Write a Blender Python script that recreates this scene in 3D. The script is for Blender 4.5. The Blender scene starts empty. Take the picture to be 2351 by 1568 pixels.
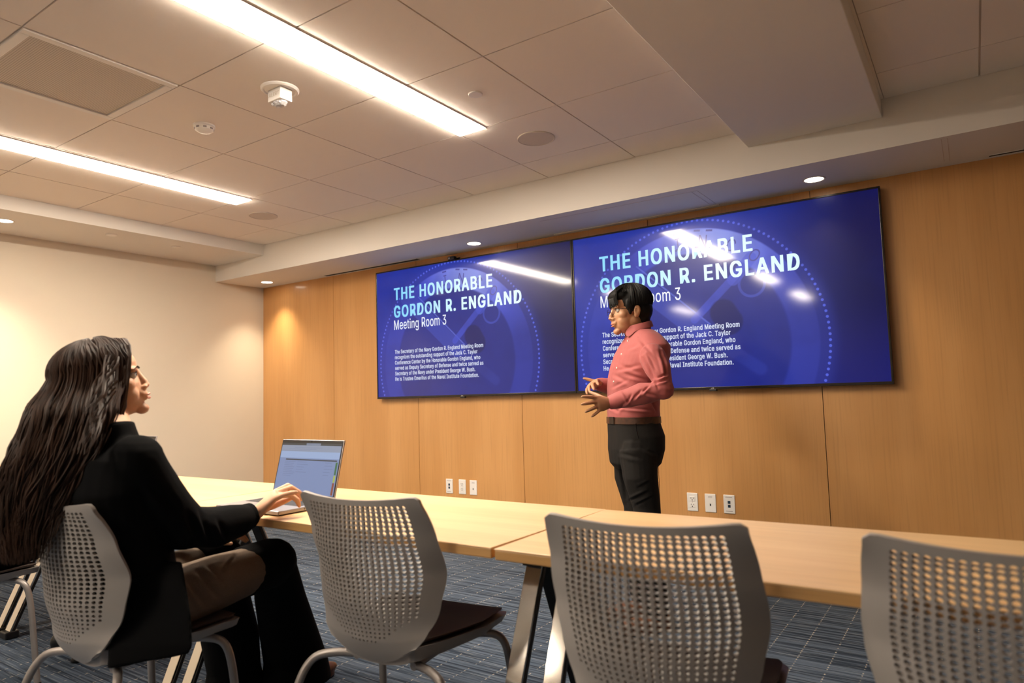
import bpy, bmesh, math, random
import numpy as np
from mathutils import Vector, Matrix, Euler
random.seed(7)
rng = np.random.default_rng(7)
SC = bpy.context.scene
COL = SC.collection

# ------------------------------------------------------------------ camera, view, world
CAMH = 1.12
F_PX, YAW, PITCH, ROLL = 1563.85, 0.5942, 0.0788, -0.02879
def cam_axes():
    cy, sy = math.cos(YAW), math.sin(YAW)
    f = Vector((-sy*math.cos(PITCH), cy*math.cos(PITCH), math.sin(PITCH)))
    r = Vector((cy, sy, 0)); u = r.cross(f)
    c, s = math.cos(ROLL), math.sin(ROLL)
    return c*r+s*u, -s*r+c*u, f
AX_R, AX_U, AX_F = cam_axes()
cam_d = bpy.data.cameras.new('camera'); cam = bpy.data.objects.new('camera', cam_d); COL.objects.link(cam)
cam_d.sensor_width = 36; cam_d.lens = 36*F_PX/2351; cam_d.clip_start = 0.05; cam_d.clip_end = 60
M = Matrix((AX_R, AX_U, -AX_F)).transposed().to_4x4(); M.translation = (0, 0, CAMH)
cam.matrix_world = M
cam_d.dof.use_dof = True; cam_d.dof.focus_distance = 3.5; cam_d.dof.aperture_fstop = 2.8
SC.camera = cam
SC.view_settings.view_transform = 'Standard'; SC.view_settings.look = 'None'
SC.view_settings.exposure = 0.0; SC.view_settings.gamma = 1.0
w = bpy.data.worlds.new('world'); SC.world = w; w.use_nodes = True
w.node_tree.nodes['Background'].inputs[0].default_value = (0.9, 0.75, 0.6, 1)
w.node_tree.nodes['Background'].inputs[1].default_value = 0.02
STRIP_E = 96.0          # linear ceiling fixtures
WARM = (1.0, 0.865, 0.70)
SPOT_W = 66.0           # recessed downlights
SC.cycles.max_bounces = 8; SC.cycles.diffuse_bounces = 5; SC.cycles.sample_clamp_indirect = 6

def P(px, py, Y):
    """point of the room seen at a photo pixel, on the vertical plane at depth Y"""
    d = AX_R*((px-1175.5)/F_PX) + AX_U*((784-py)/F_PX) + AX_F
    return Vector((d.x*Y/d.y, Y, d.z*Y/d.y+CAMH))

# ------------------------------------------------------------------ materials
def new_mat(name):
    m = bpy.data.materials.new(name); m.use_nodes = True
    nt = m.node_tree; b = nt.nodes['Principled BSDF']
    return m, nt, b
def mat(name, col, rough=0.5, metal=0.0, emit=None, es=0.0, noise=0.0, nscale=(8, 8, 8), bump=0.0, bscale=200, spec=0.5, coat=0.0, crough=0.1, sheen=0.0, sss=0.0):
    m, nt, b = new_mat(name)
    b.inputs['Base Color'].default_value = (*col, 1); b.inputs['Roughness'].default_value = rough
    b.inputs['Metallic'].default_value = metal; b.inputs['Specular IOR Level'].default_value = spec
    b.inputs['Coat Weight'].default_value = coat; b.inputs['Coat Roughness'].default_value = crough
    b.inputs['Sheen Weight'].default_value = sheen
    if sss: b.inputs['Subsurface Weight'].default_value = sss; b.inputs['Subsurface Radius'].default_value = (.01, .004, .002)
    if emit: b.inputs['Emission Color'].default_value = (*emit, 1); b.inputs['Emission Strength'].default_value = es
    tc = None
    if noise:
        tc = nt.nodes.new('ShaderNodeTexCoord'); mp = nt.nodes.new('ShaderNodeMapping'); mp.inputs['Scale'].default_value = nscale
        n = nt.nodes.new('ShaderNodeTexNoise'); n.inputs['Scale'].default_value = 1; n.inputs['Detail'].default_value = 5
        nt.links.new(tc.outputs['Object'], mp.inputs[0]); nt.links.new(mp.outputs[0], n.inputs['Vector'])
        r = nt.nodes.new('ShaderNodeValToRGB')
        r.color_ramp.elements[0].position = .3; r.color_ramp.elements[1].position = .7
        r.color_ramp.elements[0].color = (*[c*(1-noise) for c in col], 1); r.color_ramp.elements[1].color = (*[min(1, c*(1+noise)) for c in col], 1)
        nt.links.new(n.outputs[0], r.inputs[0]); nt.links.new(r.outputs[0], b.inputs['Base Color'])
    if bump:
        tc = tc or nt.nodes.new('ShaderNodeTexCoord')
        n = nt.nodes.new('ShaderNodeTexNoise'); n.inputs['Scale'].default_value = bscale; n.inputs['Detail'].default_value = 3
        bp = nt.nodes.new('ShaderNodeBump'); bp.inputs['Strength'].default_value = bump; bp.inputs['Distance'].default_value = .002
        nt.links.new(tc.outputs['Object'], n.inputs['Vector']); nt.links.new(n.outputs[0], bp.inputs['Height']); nt.links.new(bp.outputs[0], b.inputs['Normal'])
    return m
class NB:
    """tiny node-expression helper"""
    def __init__(s, nt): s.nt = nt
    def m(s, op, a, b=0.0, c=None, clamp=False):
        n = s.nt.nodes.new('ShaderNodeMath'); n.operation = op; n.use_clamp = clamp
        for i, v in enumerate((a, b) if c is None else (a, b, c)):
            if isinstance(v, (int, float)): n.inputs[i].default_value = v
            else: s.nt.links.new(v, n.inputs[i])
        return n.outputs[0]
    def ss(s, x, lo, hi):
        n = s.nt.nodes.new('ShaderNodeMapRange'); n.interpolation_type = 'SMOOTHSTEP'
        n.inputs['From Min'].default_value = min(lo, hi); n.inputs['From Max'].default_value = max(lo, hi)
        n.inputs['To Min'].default_value = 0 if lo < hi else 1; n.inputs['To Max'].default_value = 1 if lo < hi else 0
        s.nt.links.new(x, n.inputs['Value']); return n.outputs[0]
    def mix(s, f, a, b):
        n = s.nt.nodes.new('ShaderNodeMix'); n.data_type = 'RGBA'
        for k, v in ((0, f), (6, a), (7, b)):
            if isinstance(v, (int, float)): n.inputs[k].default_value = v
            elif isinstance(v, tuple): n.inputs[k].default_value = (*v, 1)
            else: s.nt.links.new(v, n.inputs[k])
        return n.outputs[2]
    def noise(s, vec, sc, detail=3):
        mp = s.nt.nodes.new('ShaderNodeMapping'); mp.inputs['Scale'].default_value = sc
        n = s.nt.nodes.new('ShaderNodeTexNoise'); n.inputs['Scale'].default_value = 1; n.inputs['Detail'].default_value = detail
        s.nt.links.new(vec, mp.inputs[0]); s.nt.links.new(mp.outputs[0], n.inputs['Vector']); return n.outputs[0]
def wood_mat(name, c1, c2, grain, fine, rough=.35, coat=.3, crough=.25, pan=None):
    m, nt, b = new_mat(name); e = NB(nt)
    tc = nt.nodes.new('ShaderNodeTexCoord'); v = tc.outputs['Object']
    a = e.ss(e.noise(v, grain, 4), .35, .65); f = e.noise(v, fine, 4)
    col = e.mix(a, c1, c2)
    col = e.mix(e.m('MULTIPLY', e.ss(f, .45, .75), .35), col, tuple(x*.72 for x in c1))
    nt.links.new(col, b.inputs['Base Color'])
    b.inputs['Roughness'].default_value = rough; b.inputs['Coat Weight'].default_value = coat; b.inputs['Coat Roughness'].default_value = crough
    return m
MAT = {}
MAT['wood'] = wood_mat('maple_panel', (.55, .275, .092), (.62, .325, .118), (3.5, 3.5, .45), (90, 90, 2.2), .38, .35, .12)
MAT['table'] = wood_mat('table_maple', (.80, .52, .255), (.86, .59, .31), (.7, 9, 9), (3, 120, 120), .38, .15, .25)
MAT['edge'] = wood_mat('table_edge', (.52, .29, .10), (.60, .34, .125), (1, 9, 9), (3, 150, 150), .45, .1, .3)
MAT['paint'] = mat('beige_wall_paint', (.68, .60, .49), .7, bump=.1, bscale=300)
MAT['white'] = mat('white_ceiling_paint', (.74, .70, .65), .8)
MAT['tile'] = mat('ceiling_tile', (.86, .78, .70), .9, bump=.25, bscale=900)
MAT['grid'] = mat('ceiling_grid', (.60, .52, .45), .7)
MAT['trimw'] = mat('white_metal', (.86, .82, .77), .45)
MAT['black'] = mat('black_plastic', (.012, .011, .011), .4)
MAT['slot'] = mat('slot_black', (.004, .004, .004), .7)
MAT['bezel'] = mat('tv_bezel', (.02, .016, .014), .22, metal=.3)
MAT['lens'] = mat('strip_lens', (.9, .9, .9), .5, emit=WARM, es=STRIP_E)
MAT['dl'] = mat('downlight_lens', (.9, .9, .9), .4, emit=(1, .88, .72), es=14)
MAT['spk'] = mat('speaker_grille', (.64, .56, .49), .8, bump=.6, bscale=900)
MAT['plate'] = mat('wall_plate', (.80, .77, .74), .35)
MAT['port'] = mat('port_dark', (.01, .03, .06), .4)
MAT['ink'] = mat('grey_ink', (.33, .29, .29), .6)
MAT['chair'] = mat('chair_grey_plastic', (.30, .275, .258), .5, bump=.15, bscale=700)
MAT['pad'] = mat('seat_brown_fabric', (.062, .044, .038), .85, bump=.3, bscale=900)
MAT['tube'] = mat('chair_tube', (.30, .27, .255), .38, metal=.5)
MAT['chrome'] = mat('polished_leg', (.80, .76, .70), .09, metal=1)
MAT['silver'] = mat('laptop_silver', (.42, .40, .42), .35, metal=.6)
MAT['keys'] = mat('laptop_keys', (.03, .03, .035), .5)
MAT['skin'] = mat('skin_fair', (.72, .41, .26), .5, noise=.06, nscale=(30, 30, 30), sss=.15)
MAT['skin2'] = mat('skin_tan', (.47, .245, .135), .45, noise=.06, nscale=(30, 30, 30), sss=.12)
MAT['lip'] = mat('lip', (.42, .15, .11), .4)
MAT['lip2'] = mat('lip_fair', (.62, .25, .19), .4)
MAT['hairb'] = mat('hair_black', (.005, .0045, .0045), .55, spec=.18)
MAT['hairw'] = mat('hair_brown', (.027, .012, .0065), .55, noise=.5, nscale=(60, 60, 6), spec=.22)
MAT['shirt'] = mat('coral_shirt', (.37, .090, .088), .75, noise=.10, nscale=(900, 900, 900), sheen=.1)
MAT['button'] = mat('button_white', (.8, .78, .75), .3)
MAT['belt'] = mat('brown_belt', (.05, .018, .008), .4, noise=.4, nscale=(60, 60, 60))
MAT['trous'] = mat('charcoal_trousers', (.016, .0145, .0135), .85, spec=.15, noise=.2, nscale=(500, 500, 500))
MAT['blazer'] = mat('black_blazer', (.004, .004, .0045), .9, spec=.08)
MAT['brown'] = mat('taupe_trousers', (.14, .103, .077), .9, spec=.15, noise=.25, nscale=(700, 700, 700))
MAT['shoe'] = mat('brown_shoe', (.13, .045, .018), .4)
MAT['eye'] = mat('eye_white', (.7, .66, .62), .2)
MAT['iris'] = mat('eye_dark', (.01, .006, .004), .15)
MAT['wire'] = mat('glasses_wire', (.06, .045, .04), .3, metal=.8)
MAT['clear'] = mat('clear_lens', (.9, .9, .9), .05, spec=.5)
b = MAT['clear'].node_tree.nodes['Principled BSDF']; b.inputs['Transmission Weight'].default_value = 1; b.inputs['IOR'].default_value = 1.2
MAT['strobe'] = mat('strobe_lens', (.85, .83, .85), .08, spec=.8)
MAT['strobe'].node_tree.nodes['Principled BSDF'].inputs['Transmission Weight'].default_value = .5
MAT['gold'] = mat('ring_metal', (.8, .7, .5), .2, metal=1)

def carpet():
    m, nt, b = new_mat('striped_carpet'); e = NB(nt)
    tc = nt.nodes.new('ShaderNodeTexCoord'); v = tc.outputs['Object']
    sp = nt.nodes.new('ShaderNodeSeparateXYZ'); nt.links.new(v, sp.inputs[0]); x, y = sp.outputs[0], sp.outputs[1]
    band = e.noise(v, (1.1, 62, 1), 4); band2 = e.noise(v, (5, 150, 1), 2)
    col = e.mix(e.ss(band, .36, .62), (.020, .030, .048), (.088, .118, .165))
    col = e.mix(e.m('MULTIPLY', e.ss(band2, .56, .68), .7), col, (.20, .225, .26))
    fx = e.m('FRACT', e.m('DIVIDE', x, .125)); line = e.m('LESS_THAN', e.m('ABSOLUTE', e.m('SUBTRACT', fx, .5)), .022)
    fy = e.m('FRACT', e.m('DIVIDE', y, .026)); dot = e.m('LESS_THAN', fy, .5)
    on = e.ss(e.noise(v, (3, 40, 1), 2), .40, .55)
    mk = e.m('MULTIPLY', e.m('MULTIPLY', line, dot), on)
    col = e.mix(e.m('MULTIPLY', mk, .85), col, (.42, .38, .32))
    nt.links.new(col, b.inputs['Base Color']); b.inputs['Roughness'].default_value = .95; b.inputs['Specular IOR Level'].default_value = .1
    bp = nt.nodes.new('ShaderNodeBump'); bp.inputs['Strength'].default_value = .5; bp.inputs['Distance'].default_value = .004
    nt.links.new(band2, bp.inputs['Height']); nt.links.new(bp.outputs[0], b.inputs['Normal'])
    return m
MAT['carpet'] = carpet()
def grille():
    m, nt, b = new_mat('perforated_grille'); e = NB(nt)
    tc = nt.nodes.new('ShaderNodeTexCoord'); sp = nt.nodes.new('ShaderNodeSeparateXYZ'); nt.links.new(tc.outputs['Object'], sp.inputs[0])
    def d(o): return e.m('SUBTRACT', e.m('FRACT', e.m('DIVIDE', o, .0085)), .5)
    dx, dy = d(sp.outputs[0]), d(sp.outputs[1])
    r = e.m('SQRT', e.m('ADD', e.m('MULTIPLY', dx, dx), e.m('MULTIPLY', dy, dy)))
    nt.links.new(e.mix(e.m('LESS_THAN', r, .27), (.60, .54, .48), (.26, .22, .18)), b.inputs['Base Color'])
    b.inputs['Roughness'].default_value = .7
    return m
MAT['grille'] = grille()

# ------------------------------------------------------------------ mesh helpers
class MB:
    def __init__(s): s.v = []; s.f = []; s.m = []
    def add(s, vs, fs, mi=0):
        o = len(s.v); s.v += [tuple(v) for v in vs]; s.f += [tuple(i+o for i in f) for f in fs]; s.m += [mi]*len(fs); return s
    def box(s, x0, x1, y0, y1, z0, z1, mi=0, bev=0.0, mat4=None):
        if bev <= 0:
            vs = [(x, y, z) for z in (z0, z1) for y in (y0, y1) for x in (x0, x1)]
            fs = [(0, 2, 3, 1), (4, 5, 7, 6), (0, 1, 5, 4), (2, 6, 7, 3), (0, 4, 6, 2), (1, 3, 7, 5)]
        else:
            bm = bmesh.new(); bmesh.ops.create_cube(bm, size=1)
            for q in bm.verts: q.co = Vector(((x0+x1)/2+q.co.x*(x1-x0), (y0+y1)/2+q.co.y*(y1-y0), (z0+z1)/2+q.co.z*(z1-z0)))
            bmesh.ops.bevel(bm, geom=bm.edges[:], offset=bev, segments=2, affect='EDGES', profile=.5)
            bm.verts.index_update(); vs = [q.co.copy() for q in bm.verts]; fs = [[q.index for q in f.verts] for f in bm.faces]; bm.free()
        if mat4 is not None: vs = [mat4 @ Vector(q) for q in vs]
        return s.add(vs, fs, mi)
    def cyl(s, c, r, z0, z1, n=32, mi=0, r2=None):
        r2 = r if r2 is None else r2
        vs = [(c[0]+r*math.cos(2*math.pi*i/n), c[1]+r*math.sin(2*math.pi*i/n), z0) for i in range(n)] + [(c[0]+r2*math.cos(2*math.pi*i/n), c[1]+r2*math.sin(2*math.pi*i/n), z1) for i in range(n)]
        fs = [tuple(range(n))[::-1], tuple(range(n, 2*n))] + [(i, (i+1) % n, n+(i+1) % n, n+i) for i in range(n)]
        return s.add(vs, fs, mi)
    def loft(s, rings, mi=0, cap=True):
        n = len(rings[0]); vs = [q for r in rings for q in r]; fs = []
        for k in range(len(rings)-1):
            for i in range(n): fs.append((k*n+i, k*n+(i+1) % n, (k+1)*n+(i+1) % n, (k+1)*n+i))
        if cap: fs.append(tuple(range(n))[::-1]); fs.append(tuple((len(rings)-1)*n+i for i in range(n)))
        return s.add(vs, fs, mi)
    def tube(s, pts, rad, n=10, mi=0, cap=True, flat=1.0, fdir=None):
        pts = [Vector(p) for p in pts]
        if isinstance(rad, (int, float)): rad = [rad]*len(pts)
        rings = []; up = None
        for i, p in enumerate(pts):
            t = (pts[min(i+1, len(pts)-1)]-pts[max(i-1, 0)]).normalized()
            if fdir is not None: a = Vector(fdir)-t*t.dot(Vector(fdir))
            elif up is None: a = t.orthogonal()
            else: a = up-t*t.dot(up)
            if a.length < 1e-6: a = t.orthogonal()
            a.normalize(); up = a; bb = t.cross(a)
            rings.append([p+(a*math.cos(2*math.pi*k/n)+bb*math.sin(2*math.pi*k/n)*flat)*rad[i] for k in range(n)])
        return s.loft(rings, mi, cap)
    def ell(s, c, r, mi=0, n=16, rot=None):
        c = Vector(c); vs = []; fs = []; mM = n//2
        for j in range(1, mM):
            th = math.pi*j/mM
            for i in range(n):
                ph = 2*math.pi*i/n; q = Vector((r[0]*math.sin(th)*math.cos(ph), r[1]*math.sin(th)*math.sin(ph), r[2]*math.cos(th)))
                vs.append(c+(rot @ q if rot else q))
        tz, bz = Vector((0, 0, r[2])), Vector((0, 0, -r[2]))
        vs.append(c+(rot @ tz if rot else tz)); vs.append(c+(rot @ bz if rot else bz)); T = len(vs)-2
        for j in range(mM-2):
            for i in range(n): fs.append((j*n+i, (j+1)*n+i, (j+1)*n+(i+1) % n, j*n+(i+1) % n))
        for i in range(n):
            fs.append((T, i, (i+1) % n)); fs.append((T+1, (mM-2)*n+(i+1) % n, (mM-2)*n+i))
        return s.add(vs, fs, mi)
def base_of(p):
    v = Vector((0, 0, 0))
    while p is not None: v += p.location; p = p.parent
    return v
def link_mesh(name, me, mats, parent=None):
    o = bpy.data.objects.new(name, me); COL.objects.link(o)
    if not isinstance(mats, (list, tuple)): mats = [mats]
    me.materials.clear()
    for q in mats: me.materials.append(MAT[q] if isinstance(q, str) else q)
    if parent is not None: o.parent = parent
    return o
def obj(name, mb, mats, parent=None, smooth=True, ang=.7, world=True, mod=None):
    me = bpy.data.meshes.new(name)
    vs = mb.v
    if world and parent is not None:
        b0 = base_of(parent); vs = [(v[0]-b0.x, v[1]-b0.y, v[2]-b0.z) for v in vs]
    me.from_pydata([tuple(v) for v in vs], [], mb.f)
    me.update()
    o = link_mesh(name, me, mats, parent)
    if len(me.polygons) == len(mb.m): me.polygons.foreach_set('material_index', mb.m)
    if mod: o = bake(o, mod)
    if smooth:
        o.data.shade_smooth(); o.data.set_sharp_from_angle(angle=ang)
    return o
def bake(o, mods):
    for t, kw in mods:
        q = o.modifiers.new(t, t)
        for k, v in kw.items(): setattr(q, k, v)
    dg = bpy.context.evaluated_depsgraph_get(); dg.update()
    me = bpy.data.meshes.new_from_object(o.evaluated_get(dg)); me.name = o.name
    old = o.data; mats = list(old.materials); o.modifiers.clear(); o.data = me
    if not len(me.materials):
        for q in mats: me.materials.append(q)
    return o
def organic(name, mb, m, parent, voxel=.005, it=4, post=None, mats=None):
    """union of overlapping closed shapes grown into one continuous surface (world coordinates)"""
    o = obj(name, mb, m, parent, smooth=False)
    bake(o, [('REMESH', dict(mode='VOXEL', voxel_size=voxel)), ('SMOOTH', dict(factor=.5, iterations=it))])
    me = o.data; n = len(me.vertices); co = np.empty(n*3); me.vertices.foreach_get('co', co); co = co.reshape(-1, 3)
    no = np.empty(n*3); me.vertices.foreach_get('normal', no); no = no.reshape(-1, 3)
    b0 = np.array(base_of(parent)) if parent is not None else np.zeros(3)
    co += b0
    if post is not None: co = post(co, no)
    co -= b0
    me.vertices.foreach_set('co', co.reshape(-1)); me.update(); me.shade_smooth()
    if mats is not None:
        me.materials.clear()
        for q in mats[0]: me.materials.append(MAT[q])
        cen = np.empty(len(me.polygons)*3); me.polygons.foreach_get('center', cen); cen = cen.reshape(-1, 3)+b0
        me.polygons.foreach_set('material_index', mats[1](cen).astype(np.int32))
    return o
def tag(o, label=None, cat=None, group=None, kind=None):
    if label: o['label'] = label
    if cat: o['category'] = cat
    if group: o['group'] = group
    if kind: o['kind'] = kind
    return o
def empty(name, loc, label, cat, group=None, rz=0):
    o = bpy.data.objects.new(name, None); COL.objects.link(o); o.location = loc; o.rotation_euler = (0, 0, rz); o.empty_display_size = .1
    return tag(o, label, cat, group)
def copy_tree(o, parent=None):
    c = o.copy(); COL.objects.link(c); c.parent = parent
    for ch in list(o.children): copy_tree(ch, c)
    return c
def struct(name, mb, mats, smooth=False):
    return tag(obj(name, mb, mats, None, smooth=smooth), kind='structure')
try: FONT = bpy.data.fonts.load(bpy.utils.system_resource('DATAFILES', path='fonts')+'/Inter.woff2')   # ships with Blender
except Exception: FONT = None
def text_mesh(s, bold=0.0, ls=1.0):
    cu = bpy.data.curves.new('t', 'FONT')
    if FONT: cu.font = FONT
    cu.body = s; cu.size = 1; cu.offset = bold; cu.resolution_u = 3; cu.space_character = ls
    o = bpy.data.objects.new('t', cu); COL.objects.link(o)
    dg = bpy.context.evaluated_depsgraph_get(); dg.update()
    me = bpy.data.meshes.new_from_object(o.evaluated_get(dg))
    vs = [v.co.copy() for v in me.vertices]; fs = [tuple(p.vertices) for p in me.polygons]
    bpy.data.objects.remove(o); bpy.data.curves.remove(cu); bpy.data.meshes.remove(me)
    return vs, fs
def put_text(mb, s, x0, x1, zb, caph, fn, bold=0.0, mi=0, ref='H', ls=1.0):
    """fit string between x0..x1, baseline zb, cap height caph; fn maps (x,z)->3d"""
    rv, _ = text_mesh(ref); H = max(v.y for v in rv)
    vs, fs = text_mesh(s, 0.0, ls)
    a, b_ = min(v.x for v in vs), max(v.x for v in vs)
    if x1 is None: x1 = x0+(b_-a)*caph/H
    offs = [(0, 0)] if bold <= 0 else [(-bold, -bold*.55), (bold, -bold*.55), (-bold, bold*.55), (bold, bold*.55), (0, 0)]
    for k, (ox, oy) in enumerate(offs):   # copies a hair apart thicken the strokes
        lift = Vector((0, -.00005*k, 0))
        mb.add([fn(x0+bold*caph+(v.x-a)/(b_-a)*(x1-x0-2*bold*caph)+ox*caph, zb+(v.y/H*(1-bold*1.2)+bold*.6+oy)*caph)+lift for v in vs], fs, mi)

# ------------------------------------------------------------------ room shell
XL, XR, YB, YW = -5.955, 3.2, -4.2, 4.30
ZC, ZS, ZL = 2.534, 2.283, 2.439      # tile ceiling, front soffit, left soffit
XD, YD = -5.22, 3.77                  # inner edges of the soffits
TX, TY = 0.612, 0.608
struct('floor', MB().box(XL-.1, XR+.1, YB-.1, YW+.15, -.1, 0), 'carpet')
seams = [XL, -4.905, -3.869, -2.830, -1.767, -.738, .305, 1.345, 2.385, XR]
mb = MB().box(XL, XR, YW+.012, YW+.15, 0, 2.7, 1)
for a, b_ in zip(seams[:-1], seams[1:]): mb.box(a+.002, b_-.002, YW, YW+.0121, .002, ZS+.06, 0)
struct('wall_front', mb, ['wood', 'black'])
struct('wall_left', MB().box(XL-.12, XL, YB, YW+.15, 0, 2.7), 'paint')
struct('wall_right', MB().box(XR, XR+.12, YB, YW+.15, 0, 2.7), 'paint')
struct('wall_back', MB().box(XL, XR, YB-.12, YB, 0, 2.7), mat('dark_rear_wall', (.26, .20, .15), .7))
ceil = MB()
strips = [(-2.213, -2.052), (-4.252, -4.088)]
segs = [[(1.12, 2.83), (-1.0, -.12), (-3.2, -2.2)], [(.95, 2.845), (-1.0, -.12), (-3.7, -2.7)]]
xl = [XD] + [-1.607-TX*i for i in (5, 4, 3, 2, 1, 0)] + [-.995]
yl = [YB]+[2.224+TY*j for j in range(-10, 3)]+[YD]
yl = [y for y in yl if y >= YB]
G = .0038
def tiles(xs, ys, skip=None):
    for x0, x1 in zip(xs[:-1], xs[1:]):
        for y0, y1 in zip(ys[:-1], ys[1:]):
            if y1-y0 < .03: continue
            rects = [(x0+G, x1-G, y0+G*.8, y1-G*.8)]
            for k, (sa, sb) in enumerate(strips):
                if sa < x1 and sb > x0:
                    out = []
                    for (a, b1, c, d) in rects:
                        cuts = [(max(c, s0), min(d, s1)) for s0, s1 in segs[k] if min(d, s1)-max(c, s0) > 0]
                        if not cuts: out.append((a, b1, c, d)); continue
                        cc, dd = cuts[0]
                        if a < sa-.02: out.append((a, sa-.012, c, d))
                        if b1 > sb+.02: out.append((sb+.012, b1, c, d))
                        if cc > c+.02: out.append((max(a, sa-.012), min(b1, sb+.012), c, cc))
                        if dd < d-.02: out.append((max(a, sa-.012), min(b1, sb+.012), dd, d))
                    rects = out
            if skip and skip(x0, y0): continue
            for r in rects: ceil.box(*r, ZC, ZC+.02, 0)
vent_cell = lambda x0, y0: abs(x0+1.607+TX*3) < .05 and abs(y0-(2.224-2*TY)) < .05
tiles(xl, yl, vent_cell)
tiles([-.28, .113, .725, 1.337, 1.949, 2.561, XR], yl)
ceil.box(XD-.01, XR, YB, YD+.01, ZC+.006, ZC+.03, 1)
ceil.box(-.60, -.28, YB, YD, ZC+.001, ZC+.02, 0)
struct('ceiling', ceil, ['tile', 'grid'])
# soffits and beam (dropped plasterboard)
struct('trim_1', MB().box(XL, XR, YD, YW+.01, ZS, ZC+.1), 'white')['label'] = 'white dropped soffit above the screens'
struct('trim_2', MB().box(XL, XD, YB, YD, ZL, ZC+.1), 'white')['label'] = 'white dropped soffit along the left wall'
struct('trim_3', MB().box(-.945, -.292, YB, YD, 2.44, ZC+.1, bev=.004), 'white')['label'] = 'white dropped beam running back from the front soffit'
# access panel joints in the front soffit
mb = MB()
for x in (-1.27, -1.305, -.055, -.03): mb.box(x-.0015, x+.0015, 3.80 if x > -.1 else 3.86, 4.2, ZS-.0012, ZS+.002)
mb.box(-2.35, -1.27, 3.858, 3.861, ZS-.0012, ZS+.002)
struct('trim_4', mb, 'grid')['label'] = 'thin access panel joints in the front soffit'

# ------------------------------------------------------------------ ceiling fixtures
def strip_light(name, xa, xb, ya, yb_, label):
    r = empty(name, ((xa+xb)/2, (ya+yb_)/2, ZC), label, 'ceiling light', 'long recessed ceiling lights')
    m = MB()
    for (a, b1, c, d) in ((xa-.011, xa, ya-.01, yb_+.01), (xb, xb+.011, ya-.01, yb_+.01), (xa, xb, ya-.01, ya), (xa, xb, yb_, yb_+.01)): m.box(a, b1, c, d, ZC-.005, ZC+.03)
    obj('frame', m, 'trimw', r, smooth=False)
    obj('diffuser', MB().box(xa, xb, ya, yb_, ZC-.011, ZC+.02), 'lens', r, smooth=False)
lab = [['bright strip light crossing the top of the picture, nearest the alarm', 'short strip light further back in line with the alarm strip', 'rearmost strip light in line with the alarm strip'],
       ['bright strip light on the left, ending near the round speaker', 'short strip light further back on the left ceiling', 'rearmost strip light on the left ceiling']]
for k in range(2):
    for j, (a, b_) in enumerate(segs[k]): strip_light('strip_light', *strips[k], a, b_, lab[k][j])

def downlight(x, y, z, label, power=SPOT_W):
    r = empty('downlight', (x, y, z), label, 'downlight', 'round recessed downlights')
    m = MB(); n = 40
    ring = lambda rad, zz: [(x+rad*math.cos(2*math.pi*i/n), y+rad*math.sin(2*math.pi*i/n), zz) for i in range(n)]
    m.loft([ring(.050, z+.012), ring(.050, z-.002), ring(.058, z-.004), ring(.062, z-.001), ring(.062, z+.004)], cap=False)
    obj('trim_ring', m, 'spk', r)
    obj('lens', MB().cyl((x, y), .050, z-.0015, z+.008, 40), 'dl', r, smooth=False)
    l = bpy.data.lights.new('lamp', 'SPOT'); l.energy = power; l.color = (1, .84, .60); l.spot_size = math.radians(92); l.spot_blend = .95; l.shadow_soft_size = .04
    lo = bpy.data.objects.new('lamp', l); COL.objects.link(lo); lo.parent = r; lo.location = (0, 0, -.012)
downlight(-5.623, 4.101, ZS, 'round downlight in the soffit corner above the wood wall')
downlight(-3.09, 4.094, ZS, 'round downlight above the smaller looking left screen')
downlight(-.673, 4.08, ZS, 'round downlight above the right screen')
downlight(-5.54, 1.90, ZL, 'round downlight at the left picture edge above the plain wall', 110)
downlight(1.75, 4.08, ZS, 'round downlight outside the picture, right end of soffit')

def disc(name, x, y, z, r, h, label, cat, m='trimw', group=None, gr=None):
    q = MB(); n = 40
    ring = lambda rad, zz: [(x+rad*math.cos(2*math.pi*i/n), y+rad*math.sin(2*math.pi*i/n), zz) for i in range(n)]
    q.loft([ring(r, z+.001), ring(r, z-h*.6), ring(r*.93, z-h), ring(r*.2, z-h)])
    o = obj(name, q, m); tag(o, label, cat, group)
    return o
def speaker(x, y, label):
    r = empty('ceiling_speaker', (x, y, ZC), label, 'speaker', 'round ceiling speakers')
    q = MB(); n = 48
    ring = lambda rad, zz: [(x+rad*math.cos(2*math.pi*i/n), y+rad*math.sin(2*math.pi*i/n), zz) for i in range(n)]
    q.loft([ring(.105, ZC+.002), ring(.105, ZC-.004), ring(.100, ZC-.006), ring(.098, ZC-.003)], cap=False)
    obj('rim', q, 'spk', r)
    obj('grille', MB().cyl((x, y), .099, ZC-.0035, ZC, 48), 'spk', r, smooth=False)
speaker(-1.918, 3.135, 'large round speaker grille beyond the end of the long strip light')
speaker(-4.385, 3.165, 'round speaker grille beside the left strip light end')
disc('sprinkler_cover', -1.848, 2.487, ZC, .034, .006, 'small round cover plate right of the long strip light', 'cover plate', group='sprinkler covers')
disc('sprinkler_cover', -5.40, 2.55, ZL, .038, .010, 'small round cover plate on the left soffit, nearer one', 'cover plate', group='sprinkler covers')
disc('sprinkler_cover', -5.45, 3.09, ZL, .036, .004, 'faint small cover plate on the left soffit near the corner', 'cover plate', group='sprinkler covers')
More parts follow.
